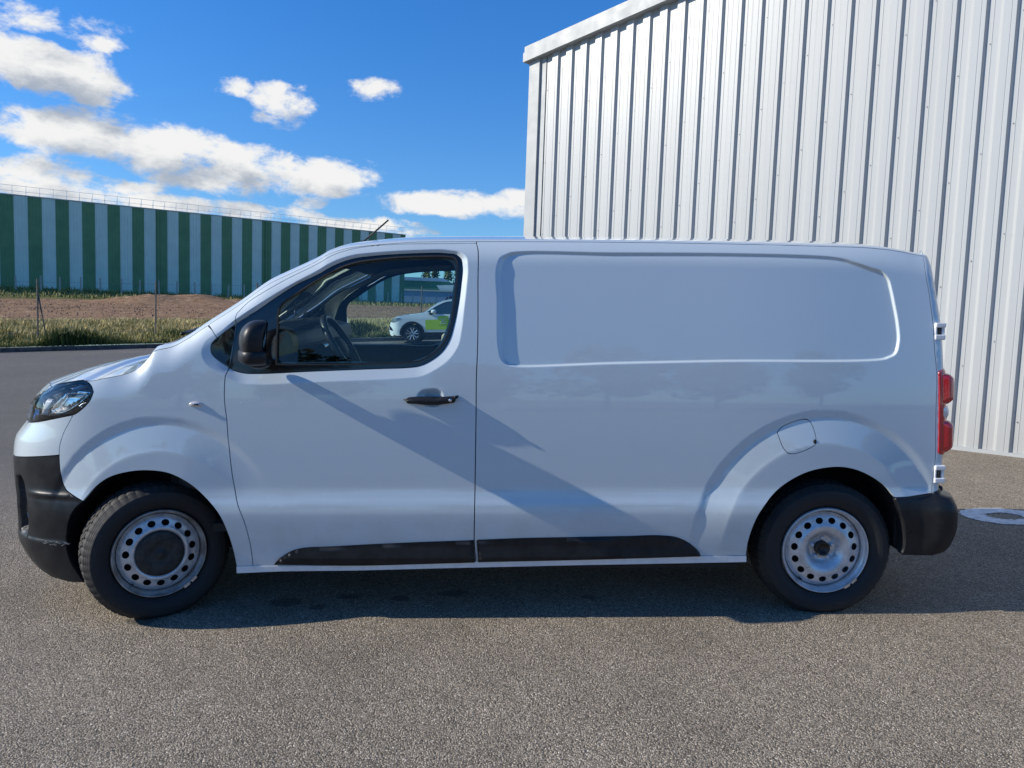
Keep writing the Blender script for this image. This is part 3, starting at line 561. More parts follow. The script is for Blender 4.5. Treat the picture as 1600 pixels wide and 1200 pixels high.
# screws in rows along each rib
sc = MB(); rs = random.Random(2)
for k in range(50):
    uu = 6.30 - k*P_ - .02
    for j in range(10):
        z = BZ + .35 + j*1.1 + (k % 4)*.27
        if z > ztop(uu)-.1: break
        p = bpt(uu + rs.uniform(-.004, .004), .002); q = bpt(uu, .012); V = []
        for a in range(6): V.append((p.x + BD.x*.006*math.cos(a*1.047), p.y + BD.y*.006*math.cos(a*1.047), z+.006*math.sin(a*1.047)))
        sc.add(V + [(v[0]+BN.x*.007, v[1]+BN.y*.007, v[2]) for v in V], [(0,1,2,3,4,5), (11,10,9,8,7,6)] + [(i, (i+1) % 6, 6+(i+1) % 6, 6+i) for i in range(6)])
o = fobj(sc, 'screws', M['screw'], mbd); o['kind'] = 'stuff'
def bbox(mb, u0, u1, d0, d1, za, zb, zc=None, zd=None):
    """box along the wall; heights za,zb at u0 and zc,zd at u1"""
    zc = za if zc is None else zc; zd = zb if zd is None else zd
    P = [bpt(u0, d0), bpt(u1, d0), bpt(u1, d1), bpt(u0, d1)]; lo = [za, zc, zc, za]; hi = [zb, zd, zd, zb]
    mb.add([(*p, z) for p, z in zip(P, lo)] + [(*p, z) for p, z in zip(P, hi)], [(0,3,2,1),(4,5,6,7),(0,1,5,4),(1,2,6,5),(2,3,7,6),(3,0,4,7)])
mb = MB(); bbox(mb, 6.42, UC+.03, .004, .05, BZ+.02, ztop(6.5)+.01); bbox(mb, 6.31, 6.418, .004, .014, BZ+.02, ztop(6.36)); bbox(mb, UC-.01, UC+.035, -.16, .003, BZ+.02, ztop(UC)); fobj(mb, 'corner_trim', M['flash'], mbd)
# sloping verge flashing in two steps, split in lengths
for k in range(5):
    a = UC+.10 - k*3.0; b = a-2.99; mb = MB()
    bbox(mb, a, b, -.02, .13, ztop(a)-.005, ztop(a)+.135, ztop(b)-.005, ztop(b)+.135)
    bbox(mb, a, b, -.05, .10, ztop(a)+.137, ztop(a)+.235, ztop(b)+.137, ztop(b)+.235)
    fobj(mb, 'verge_flashing', M['flash'], mbd)
for k in range(6):
    a = UC - k*2.5; mb = MB(); bbox(mb, a, a-2.495, .0, .055, BZ-.06+.0, BZ+.035); fobj(mb, 'base_flashing', M['flash'], mbd)
mb = MB(); bbox(mb, UC, -8, -.30, -.02, BZ-.5, ztop(UC)-.02, BZ-.5, ztop(-8)-.02); fobj(mb, 'wall', M['clad'], mbd)
mb = MB(); P0 = bpt(UC, 0); 
L1 = [bpt(UC-.02, -.32), bpt(UC-.02, -24)]
for i in range(80):
    d0 = -.32-i*.3; a, b, c, d = bpt(UC-.02, d0), bpt(UC-.02, d0-.17), bpt(UC+.02, d0-.2), bpt(UC+.02, d0-.27)
    for p, q in ((a, b), (b, c), (c, d), (d, bpt(UC-.02, d0-.3))):
        mb.add([(p.x, p.y, BZ-.3), (q.x, q.y, BZ-.3), (q.x, q.y, 5.5), (p.x, p.y, 5.5)], [(0, 1, 2, 3)])
fobj(mb, 'side_wall', M['clad'], mbd)
mb = MB(); bbox(mb, UC+.06, -8, -24.3, -.06, ztop(UC)+.05, ztop(UC)+.13, ztop(-8)+.05, ztop(-8)+.13); fobj(mb, 'roof', M['roof'], mbd)

# ------------------------------------------------------------------ sprayed white ring on the asphalt
rr = random.Random(8); V = []; F = []; n = 120; rings = 7
for i in range(n):
    a = 2*math.pi*i/n
    w0 = 1 + .05*noise.noise(Vector((math.cos(a)*2, math.sin(a)*2, 3)))
    ro = (.335+.02*noise.noise(Vector((math.cos(a)*6, math.sin(a)*6, 1))))*w0; ri = (.14+.03*noise.noise(Vector((math.cos(a)*5, math.sin(a)*5, 6))))*w0
    for k in range(rings):
        f = k/(rings-1); r_ = ri+(ro-ri)*f + (rr.uniform(-.008, .008) if k in (0, rings-1) else 0)
        x, y = 3.64+.9*r_*math.cos(a), 5.53+.66*r_*math.sin(a); V.append((x, y, zp(x, y)+.004))
for i in range(n):
    for k in range(rings-1):
        F.append((i*rings+k, i*rings+k+1, ((i+1) % n)*rings+k+1, ((i+1) % n)*rings+k))
me = mesh('ring', V, F); fix_normals(me); o = link('paint_ring', me, M['paintring']); tag(o, 'rough white painted ring on the asphalt behind the van', 'road marking')

# ------------------------------------------------------------------ the van
VO = Vector(VAN_O); VR = Matrix(VAN_R)          # van frame -> world
van = bpy.data.objects.new('delivery_van', None); C.objects.link(van)
van.matrix_world = Matrix.Translation(VO) @ VR.to_4x4()
tag(van, 'white panel van with black bumpers and steel wheels parked side-on in the yard', 'van')
T = {k: np.array(v) for k, v in TAB_T.items()}

def z1(s): return PZ(s) - .02
def segdist(px, pz, poly, closed=True):
    """distance to a polyline and even-odd inside test, vectorised"""
    P = np.asarray(poly, float); Q = np.roll(P, -1, 0) if closed else P[1:]; A = P if closed else P[:-1]
    px = np.asarray(px, float)[..., None]; pz = np.asarray(pz, float)[..., None]
    d = Q-A; L = (d**2).sum(1)+1e-12
    t = np.clip(((px-A[:, 0])*d[:, 0]+(pz-A[:, 1])*d[:, 1])/L, 0, 1)
    dist = np.sqrt(np.min((px-A[:, 0]-t*d[:, 0])**2+(pz-A[:, 1]-t*d[:, 1])**2, -1))
    if not closed: return dist, None
    with np.errstate(divide='ignore', invalid='ignore'):
        cr = ((A[:, 1] > pz) != (Q[:, 1] > pz)) & (px < (Q[:, 0]-A[:, 0])*(pz-A[:, 1])/(Q[:, 1]-A[:, 1]+1e-15)+A[:, 0])
    return dist, (cr.sum(-1) % 2 == 1)
def curve(pts, step=.012, closed=False, corner=38):
    """smooth a traced line; sharp turns stay corners"""
    P = [np.array(p, float) for p in pts]; n = len(P); out = []
    def ang(i):
        if not closed and (i <= 0 or i >= n-1): return 180
        a = P[i]-P[i-1]; b = P[(i+1) % n]-P[i]; a /= np.hypot(*a)+1e-9; b /= np.hypot(*b)+1e-9
        return math.degrees(math.acos(max(-1, min(1, float(a@b)))))
    rng_ = range(n) if closed else range(n-1)
    for i in rng_:
        p1, p2 = P[i], P[(i+1) % n]
        d = p2-p1; L = np.hypot(*d)
        def tang(a, b, c):
            da, db = b-a, c-b; la, lb = np.hypot(*da)+1e-9, np.hypot(*db)+1e-9; t = da/la*lb+db/lb*la; return t/(np.hypot(*t)+1e-9)*min(L, 3.2*min(la, lb))
        t1 = d if ang(i) > corner else tang(P[i-1], p1, p2); t2 = d if ang((i+1) % n) > corner else tang(p1, p2, P[(i+2) % n])
        m = max(1, int(L/step))
        for k in range(m):
            t = k/m; out.append(p1*(2*t**3-3*t*t+1)+t1*(t**3-2*t*t+t)+p2*(-2*t**3+3*t*t)+t2*(t**3-t*t))
    if not closed: out.append(P[-1])
    return np.array(out)
def area(p): x, y = p[:, 0], p[:, 1]; return .5*float(np.sum(x*np.roll(y, -1)-np.roll(x, -1)*y))
def clean(p, eps=.0012):
    out = [p[0]]
    for q in p[1:]:
        if np.hypot(*(q-out[-1])) > eps: out.append(q)
    if np.hypot(*(out[-1]-out[0])) < eps: out.pop()
    return np.array(out)
def inset(poly, g):
    """move a closed outline inwards by g"""
    p = clean(np.asarray(poly, float)); s = 1 if area(p) > 0 else -1
    a = p-np.roll(p, 1, 0); b = np.roll(p, -1, 0)-p
    na = np.stack([-a[:, 1], a[:, 0]], 1); nb = np.stack([-b[:, 1], b[:, 0]], 1)
    na /= np.linalg.norm(na, axis=1)[:, None]; nb /= np.linalg.norm(nb, axis=1)[:, None]
    m = na+nb; m /= np.maximum(np.linalg.norm(m, axis=1)[:, None], 1e-6); c = np.maximum((m*na).sum(1), .45)
    return p + s*g*m/c[:, None]
def join(*cs): return clean(np.concatenate([np.asarray(c) for c in cs]))

# traced outlines of the panels, in metres along the body and above the ground
winout = curve(T['winout'], .010, False, 75)
winin = curve(T['winin'], .010, True, 75)
bevout = curve(T['bevout'], .010, True, 80)
recess = curve(T['recess'], .010, True, 80)
cup = curve(T['cup'], .006, True)
win_loop = join(winout)             # closes along the door front edge
doorfront = curve(T['doorfront'], .012)
# ---- relief of the side
def disp(s, z):
    s, z = np.broadcast_arrays(np.asarray(s, float), np.asarray(z, float)); shp = s.shape; s = s.ravel(); z = z.ravel(); out = np.zeros_like(s)
    k = np.where((s > -.1) & (s < 2.2) & (z > 1.15))[0]
    if len(k):
        d, ins = segdist(s[k], z[k], recess)
        wd = .0085 + .030*(1-sm(-.01, .07, s[k])) + .010*sm(1.62, 1.78, z[k]); out[k] -= np.where(ins, .014*sm(0, 1, d/wd), 0)
    k = np.where((s > -1.5) & (s < -.08) & (z > 1.08))[0]
    if len(k):
        d, ins = segdist(s[k], z[k], bevout); d2, ins2 = segdist(s[k], z[k], win_loop)
        t = np.where(ins2, 1., d/(d+d2+1e-6)); out[k] -= np.where(ins | ins2, .020*t, 0)
    k = np.where((s > -.46) & (s < -.2) & (z > 1.0) & (z < 1.2))[0]
    if len(k):
        d, ins = segdist(s[k], z[k], cup); out[k] -= np.where(ins, .030*sm(0, .045, d)**.8, 0)
    for (xc, zc, ax, r1, r2, r3, a0, a1, f0, f1, dep) in ARCH:
        k = np.where((np.abs(s-xc) < .95) & (z < 1.25))[0]
        if len(k):
            x = (s[k]-xc)/ax; y = z[k]-zc; r = np.hypot(x, y); an = np.degrees(np.arctan2(y, x))
            fade = sm(a0, a0+f0, an)*(1-sm(a1-f1, a1, an))
            g = np.where(r < r2, np.clip((r-r1)/(r2-r1), 0, 1), 1-sm(r2, r3, r))
            fl = np.clip((r2-r)/(r2-r1), 0, 1); fl = np.where(fl > .9, .9+.1*np.sin(np.clip((fl-.9)*10, 0, 1)*math.pi/2), fl)
            out[k] += (-dep*.42*g + dep*.55*fl)*fade
    return out.reshape(shp)
ARCH = [(-1.615, .325, .90, .505, .635, .685, 28, 168, 50, 30, .019), (1.61, .335, .96, .53, .655, .705, -2, 182, 55, 30, .019)]
def surf(s, z, off=0.): return side(s, z, off)
def nrm(fn, s, z, e=.0012):
    a = fn(s+e, z)-fn(s-e, z); b = fn(s, z+e)-fn(s, z-e); n = np.cross(a, b); return n/np.maximum(np.linalg.norm(n, axis=-1)[..., None], 1e-12)
def offsurf(fn, o):
    def g(s, z): return fn(s, z)+nrm(fn, s, z)*(o(s, z)[..., None] if callable(o) else o)
    return g

def tri2d(outer, holes=(), lines=(), step=.025, rings=()):
    P = []; E = []
    def addloop(p, closed=True):
        b = len(P); n = len(p); P.extend([tuple(map(float, q)) for q in p])
        for i in range(n if closed else n-1): E.append((b+i, b+(i+1) % n))
        return list(range(b, b+n))
    loops = [addloop(outer)]+[addloop(h) for h in holes]
    for l in lines: addloop(l, False)
    for l in rings: addloop(l, True)
    allp = np.array(P); lo = outer.min(0); hi = outer.max(0)
    gx = np.arange(lo[0]+step*.5, hi[0], step); gz = np.arange(lo[1]+step*.5, hi[1], step)
    if len(gx) and len(gz):
        X, Z = np.meshgrid(gx, gz); X[1::2] += step*.5; X = X.ravel(); Z = Z.ravel()
        d, ins = segdist(X, Z, outer); keep = ins & (d > step*.4)
        for h in holes: d, i2 = segdist(X, Z, h); keep &= ~i2 & (d > step*.4)
        for l in lines: d, _ = segdist(X, Z, l, False); keep &= d > step*.35
        for l in rings: d, _ = segdist(X, Z, l); keep &= d > step*.35
        P += list(zip(X[keep].tolist(), Z[keep].tolist()))
    vo, eo, fo, ov, oe, of = delaunay_2d_cdt([Vector(p) for p in P], E, [], 0, 1e-6)
    V = np.array([tuple(v) for v in vo]); Fc = [tuple(f) for f in fo]
    cen = np.array([V[list(f)].mean(0) for f in Fc])
    d, ins = segdist(cen[:, 0], cen[:, 1], outer); keep = ins
    for h in holes: d, i2 = segdist(cen[:, 0], cen[:, 1], h); keep &= ~i2
    F = []
    for f, k in zip(Fc, keep):
        if k:
            q = V[list(f)]; a = area(q)
            if abs(a) < 1e-9: continue
            F.append(f if a > 0 else f[::-1])
    return V, F
def panel(name, outer, mat_, parent, fn=None, holes=(), lines=(), rings=(), step=.025, gap=0., flange=.012, mirror=False, both=False, fn_n=None):
    fn = fn or surf
    if both:
        a = panel(name, outer, mat_, parent, fn, holes, lines, rings, step, gap, flange, False, False, fn_n)
        b = panel(name, outer, mat_, parent, fn, holes, lines, rings, step, gap, flange, True, False, fn_n); return a, b
    outer = inset(outer, gap) if gap else clean(outer)
    V2, F = tri2d(outer, holes, lines, step, rings)
    V = fn(V2[:, 0], V2[:, 1]); N = nrm(fn, V2[:, 0], V2[:, 1])
    # orientation: outwards is away from the body, i.e. towards -y / the ends
    e = {}
    for f in F:
        for i in range(len(f)): a, b = f[i], f[(i+1) % len(f)]; e[(a, b)] = e.get((a, b), 0)+1
    bound = [k for k in e if (k[1], k[0]) not in e]
    nv = len(V); V = V.tolist(); LN = []
    FF = []
    for f in F: FF.append(f); LN += [N[i] for i in f]
    if flange:
        bi = sorted({i for k in bound for i in k}); mp = {v: nv+j for j, v in enumerate(bi)}
        for v in bi: V.append((np.array(V[v])-N[v]*flange).tolist())
        VV = np.array(V)
        # edge normals averaged per vertex so the folded edge shades smoothly
        en = {v: np.zeros(3) for v in bi}
        for a, b in bound:
            q = np.cross(VV[b]-VV[a], N[a]); q /= np.linalg.norm(q)+1e-12; en[a] += q; en[b] += q
        for v in en: en[v] /= np.linalg.norm(en[v])+1e-12
        for a, b in bound:
            FF.append((b, a, mp[a], mp[b])); LN += [(en[b]+N[b]*.6), (en[a]+N[a]*.6), en[a], en[b]]
    V = np.array(V); LN = np.array(LN); LN /= np.linalg.norm(LN, axis=1)[:, None]
    if mirror:
        V = V*np.array([1, -1, 1]); LN = LN*np.array([1, -1, 1])
        F2 = []; L2 = []; k = 0
        for f in FF: m = len(f); F2.append(f[::-1]); L2.append(LN[k:k+m][::-1]); k += m
        FF = F2; LN = np.concatenate(L2)
    me = mesh(name, V, FF, True); me.normals_split_custom_set([tuple(map(float, v)) for v in LN])
    return link(name, me, mat_, parent)
def pick(*a): return np.array(a, float)
def z1line(sa, sb, step=.02):
    n = max(2, int(abs(sb-sa)/step)); s = np.linspace(sa, sb, n); return np.stack([s, z1(s)], 1)

GAP = .0024
bl = curve(T['bumpline'], .012); archf = curve(T['archf'], .015); archr = curve(T['archr'], .015)
silltop = T['silltop']; sillbot = T['sillbot']; doorrear = curve(T['doorrear'], .02); doortop = curve(T['doortop'], .015)
lampb = curve(T['lampbot'], .012); lampt = curve(T['lamptop'], .012)
seam = T['pillarseam']; tip = curve(T['tip'], .012)
isp = int(np.argmin(np.hypot(*(bl-T['bumpline'][5]).T)))
lamp_back = curve(T['lampbot'][4:].tolist()+T['lamptop'][1:2].tolist(), .012)
s_l = float(lamp_back[-1][0]); s_seam = float(seam[0][0])
seam_top = pick([s_seam, float(z1(s_seam))])
tip_low = curve(T['tip'][2:], .012)      # seam foot -> round the point -> door edge
i_df = int(np.argmin(np.hypot(*(doorfront-T['doorfront'][3]).T)))
# front wing
wing = join(z1line(s_l, s_seam), seam_top, seam[1:], tip_low, doorfront[i_df:], silltop[0:1], archf[::-1], bl[::-1], curve(T['lampbot'][3:].tolist()+T['lamptop'][1:2].tolist(), .012))
bevs = [bevout, inset(bevout, .0035), inset(bevout, .010), inset(bevout, .020), inset(bevout, -.0035), inset(bevout, -.012)]
def arcl(k, r, a0=-12, a1=192):
    xc, zc, ax = ARCH[k][:3]; return np.array([[xc+ax*r*math.cos(a), zc+r*math.sin(a)] for a in np.linspace(R(a0), R(a1), 110)])
def arcs(k):
    r1, r2, r3 = ARCH[k][3:6]; return [arcl(k, r) for r in (r1-.012, r1, r1+.012, r1+.05, r2-.015, r2-.004, r2+.006, (r2+r3)/2, r3, r3+.012)]
def levels(sa, sb, skip=()):
    return [np.array([[s_, zz] for s_ in np.arange(sa, sb, .02)]) for zz in (.50, .525, .545, .57, .60, .63, .66, .69)]
panel('front_wing', wing, M['paint'], van, both=True, gap=GAP, step=.022, rings=bevs, lines=arcs(0))
# A pillar and cant rail above the door
i_dt = int(np.argmin(np.hypot(*(doortop-T['doortop'][0]).T)))
s_b = float(T['doorrear'][0][0]); pill = join(z1line(s_seam, s_b), doortop[::-1], curve(T['doorfront'][:2], .012), T['tip'][1:3], seam[::-1][1:])
panel('a_pillar', pill, M['paint'], van, both=True, gap=.0018, step=.02, rings=bevs)
# black corner panel ahead of the door
tipp = join(T['tip'][:2], tip_low, doorfront[:i_df][::-1][:-1] if False else curve(T['doorfront'][1:4], .012)[::-1][1:-1])
panel('corner_panel', tipp, M['gloss_black'], van, both=True, gap=.002, step=.02)
# door skin, window surround, glass
top_part = join(curve(T['doorfront'][:2], .012)[::-1], doortop)
door_o = join(top_part, doorrear, T['silltop'][3:0:-1], doorfront[i_df:][::-1], winout[::-1])
bevmid = inset(bevout, .010)
for mir in (False, True):
    d = panel('front_door', door_o, M['paint'], van, gap=GAP, step=.022, mirror=mir, rings=bevs+[cup, inset(cup, .010), inset(cup, .003), inset(cup, -.004)], lines=arcs(0)+levels(-.95, -.09))
    fr_ = panel('window_surround', win_loop, M['gloss_black'], d, holes=[winin], step=.02, mirror=mir, gap=.001, fn=lambda s, z: side(s, z, .002), flange=.02)
    panel('window_glass', inset(winin, -.004), M['glass'], d, step=.04, mirror=mir, fn=lambda s, z: side(s, z, -.010), flange=0)
    # thin rubber lip round the glass
    lp = inset(winin, -.0015); li = inset(winin, .006)
    panel('window_seal', lp, M['rubber'], d, holes=[li], step=.1, mirror=mir, fn=lambda s, z: side(s, z, .006), flange=.012)
    sg = -1 if not mir else 1
    # handle: tapering grip with a lock barrel
    hp = inset(curve(T['handle'], .008, True), 0)
    def hfn(s, z):
        d_, i_ = segdist(s, z, hp); return side(s, z, 0., False)+np.stack([0*s, -(.012+.026*np.sqrt(np.clip(d_/.016, 0, 1))), 0*s], -1)
    h = panel('door_handle', hp, M['black_plastic'], d, fn=hfn, step=.005, mirror=mir, flange=.02)
    if not mir:
        lk = T['misc'][11]; p = side(lk[0], lk[1], 0., False); mb = MB(); V, F = lathe([(0, -.0415), (.0065, -.0415), (.0075, -.036)], 20)
        mb.add([(v[0]+p[0], v[1]+p[1], v[2]+p[2]) for v in V], F); mb.obj('lock', M['chrome'], h, True)
    # lower cladding strip
    c1 = curve(T['clad1'], .015, True, 30)
    def cfn(c):
        def f(s, z):
            d_, i_ = segdist(s, z, c); zz = np.clip((z-.27)/.10, 0, 1)
            return side(s, z, .004)+np.stack([0*s, -(.013*sm(0, .010, d_)+.010*(1-np.abs(zz-.42)/.58)), 0*s], -1)
        return f
    panel('sill_cladding', c1, M['black_plastic'], d, fn=cfn(c1), step=.014, mirror=mir, flange=.012)
# rear side panel
rearp = join(doorrear[::-1], z1line(s_b, float(T['reargap'][0][0])), curve(T['reargap'], .02), T['bumptop'][1:2], archr, pick(T['silltop'][-1]), T['silltop'][3:-1][::-1], pick([float(T['doorrear'][-1][0])+.001, float(T['doorrear'][-1][1])]))
flap = curve(T['flap'], .010, True, 60)
rec_rings = [inset(recess, -.004), inset(recess, -.012), inset(recess, .003), recess, inset(recess, .006), inset(recess, .0125), inset(recess, .024), inset(recess, .040)]
for mir in (False, True):
    rp = panel('side_panel', rearp, M['paint'], van, holes=[inset(flap, -.0024)], rings=rec_rings, lines=arcs(1)+levels(-.09, .9), gap=GAP, step=.024, mirror=mir)
    panel('fuel_flap', flap, M['paint'], rp, gap=.002, step=.012, mirror=mir)
    c2 = curve(T['clad2'], .015, True, 30)
    panel('sill_cladding', c2, M['black_plastic'], rp, fn=cfn(c2), step=.014, mirror=mir, flange=.012)
    # finger notch of the flap
    p = side(T['flap'][7][0]-.006, T['flap'][7][1]+.008); sg = 1 if not mir else -1
    mb = MB(); V, F = lathe([(0, -.004), (.012, -.003), (.016, .001)], 18); mb.add([(v[0]*.55+p[0], sg*(v[1]*.6+p[1]), v[2]*.8+p[2]) for v in V], F); mb.obj('flap_notch', M['rubber'], rp, True)
# sill strip
sill = join(T['silltop'], T['sillbot'][::-1])
panel('sill', sill, M['hinge'], van, both=True, step=.02, fn=lambda s, z: side(s, z, .004), gap=.001, flange=.05)
# dark inner shell seen through the gaps
shell_low = join(T['sillbot'][0:1]+[[0, .03]], T['sillbot'][-1:]+[[0, .03]], archr[::-1], [[2.15, .64]], [[2.17, 1.75]], z1line(2.1, -1.60)-[0, .03], [[-1.8, 1.16], [-2.0, 1.1], [-2.0, .64]], archf)
holes_s = [inset(winin, -.012)]
panel('inner_shell', shell_low, M['dark'], van, fn=lambda s, z: side(s, z, -.032), holes=holes_s, both=True, step=.06, flange=0)

# ---- front end
lamp_in = -2.62
split = curve(T['split'], .02)
upper = join(lampb[lampb[:, 0] > -2.5][:0], split[::-1], [[-2.56, .772], [SMIN+.003, .765], [SMIN+.003, .935], [lamp_in-.06, .93]], curve([[lamp_in, .935]]+T['lampbot'][:4].tolist(), .02), bl[:isp+1])
panel('front_bumper_upper', upper, M['paint'], van, both=True, gap=GAP, step=.03)
arch_edge = [T['archf'][0].tolist(), [-2.02, .57], [-2.065, .50], [-2.085, .42], [-2.085, .30], [-2.045, .185]]
low = join(curve(arch_edge, .015), [[-2.15, .182], [-2.3, .19], [-2.55, .20], [SMIN+.003, .205], [SMIN+.003, .762], [-2.56, .769]], split, bl[isp:])
pock = curve([[-2.43, .70], [-2.375, .675], [-2.35, .60], [-2.345, .45], [-2.36, .405], [-2.42, .385], [-2.50, .40], [-2.52, .55], [-2.50, .68]], .012, True, 60)
def bump_fn(s, z):
    base = side(s, z, 0.); n = nrm(surf, s, z); d_, i_ = segdist(s, z, pock)
    dep = np.where(i_, -.050*sm(0, .045, d_), 0.) + .008*sm(.60, .63, z)*0 
    dep = dep + .006*np.exp(-((z-.615)/.012)**2)*np.clip((s+2.35)/.1, 0, 1) - .004*np.exp(-((z-.395)/.006)**2)
    return base+n*dep[..., None]
fb = panel('front_bumper', low, M['bumper'], van, fn=bump_fn, both=True, rings=[pock, inset(pock, .015), inset(pock, .035)], lines=[], step=.018, gap=GAP, flange=.03)
# fog lamp and fin in the pocket
for sg in (1, -1):
    c = side(-2.44, .50); n = nrm(surf, np.array(-2.44), np.array(.50)); p = Vector((c[0], sg*c[1], c[2])) - Vector((n[0], sg*n[1], n[2]))*.045
    nn = Vector((n[0], sg*n[1], n[2])).normalized(); q = nn.to_track_quat('Z', 'Y').to_matrix()
    mb = MB(); V, F = lathe([(0, .012), (.02, .010), (.033, .002), (.036, 0), (.038, .010), (.040, .010), (.042, 0)], 32)
    mb.add([p + q @ Vector((v[0], v[2], v[1])) for v in V], F); mb.obj('fog_lamp', M['gloss_black'], fb[0 if sg > 0 else 1], True)
# silver scuffs of the bumper corner
sb = MB(); rs = random.Random(5)
for k in range(16):
    s0, z0 = rs.uniform(-2.24, -2.10), rs.uniform(.372, .392); l = rs.uniform(.008, .05)
    pts = [bump_fn(np.array([s0+l*j/4]), np.array([z0+.003*math.sin(j*1.7+k)]))[0]+np.array([0, -.0008, 0]) for j in range(5)]
    sb.tube(pts, [.0003, .0011, .0014, .0009, .0003], 4)
M['scuff'] = mat('scuffed_plastic', (.3, .3, .31), .5, f=vary((.10, .10, .11), (.32, .32, .32), 70))
o = sb.obj('bumper_scuffs', M['scuff'], fb[0]); o['kind'] = 'stuff'
# front panel between the lamps, with the grille slats
grl = join([[SMIN+.003, .94], [lamp_in-.065, .935], [lamp_in-.03, 1.0], [lamp_in-.02, 1.07], [-2.45, 1.108], [-2.335, 1.139]], z1line(-2.34, SMIN+.003)-[0, .001])
gp = panel('front_panel', grl, M['paint'], van, both=True, step=.03, gap=.002)
for sg in (1, -1):
    for zz in (.955, .985, 1.015):
        mb = MB(); pts = []
        for s_ in np.linspace(SMIN+.02, -2.72, 14):
            p = side(s_, zz, .006); pts.append((p[0]-.004, sg*p[1], p[2]))
        mb.tube(pts, .007, 6); mb.obj('grille_slat', M['chrome'] if zz < 1 else M['gloss_black'], gp[0 if sg > 0 else 1], True)
# headlamps
lamp_o = join(curve(T['lampbot'], .012), lampt, [[-2.45, 1.105], [lamp_in-.015, 1.062], [lamp_in-.025, 1.0], [lamp_in, .938]])
def lampfn(s, z):
    d_, i_ = segdist(s, z, lamp_o); return side(s, z, 0.)+nrm(surf, s, z)*(.004*np.sqrt(np.clip(d_/.05, 0, 1)))[..., None]
for mir in (False, True):
    sg = -1 if mir else 1
    hl = panel('headlight', lamp_o, M['lens'], van, fn=lampfn, gap=.003, step=.02, mirror=mir, flange=.01)
    # housing: black rim and a bowl behind the lens
    ri = inset(lamp_o, .012)
    panel('lamp_rim', inset(lamp_o, .003), M['gloss_black'], hl, fn=lambda s, z: side(s, z, 0.)-nrm(surf, s, z)*.010, holes=[ri], step=.1, mirror=mir, flange=.03)
    def bowl(s, z):
        d_, i_ = segdist(s, z, lamp_o); return side(s, z, 0.)-nrm(surf, s, z)*(.012+.060*sm(0, .05, d_))[..., None]
    M['bowl'] = M.get('bowl') or mat('lamp_bowl', (.4, .42, .45), .2, .85, f=vary((.25, .27, .30), (.55, .57, .60), 22))
    panel('lamp_bowl', inset(lamp_o, .003), M['bowl'], hl, fn=bowl, step=.015, mirror=mir, flange=0)
    def insert(name, poly, depth, mt, dome=0.):
        pl = curve(poly, .008, True, 35)
        def f(s, z):
            d_, i_ = segdist(s, z, pl); return side(s, z, 0.)-nrm(surf, s, z)*(depth-dome*np.sqrt(np.clip(d_/.03, 0, 1)))[..., None]
        return panel(name, pl, mt, hl, fn=f, step=.012, mirror=mir, flange=.02)
    insert('reflector', [[-2.30, 1.01], [-2.17, 1.015], [-2.055, 1.065], [-2.00, 1.12], [-2.10, 1.125], [-2.20, 1.12], [-2.255, 1.06]], .034, M['chrome'], -.012)
    insert('reflector', [[-2.53, .985], [-2.44, .985], [-2.43, 1.055], [-2.50, 1.062]], .034, M['chrome'], -.012)
    insert('lamp_chin', [[-2.56, .962], [-2.30, .978], [-2.10, 1.005], [-2.02, 1.03], [-2.06, 1.045], [-2.16, 1.008], [-2.36, .998], [-2.54, .982]], .022, M['gloss_black'])
    # ribbed bulb shield
    for j in range(5):
        mb = MB(); pts = []
        for z_ in np.linspace(.995, 1.085, 6):
            p = side(-2.385+.018*j, z_)-nrm(surf, np.array(-2.385+.018*j), np.array(z_))*.034; pts.append((p[0], sg*p[1], p[2]))
        mb.tube(pts, .0055, 6); mb.obj('bulb_shield_rib', M['hinge'], hl, True)

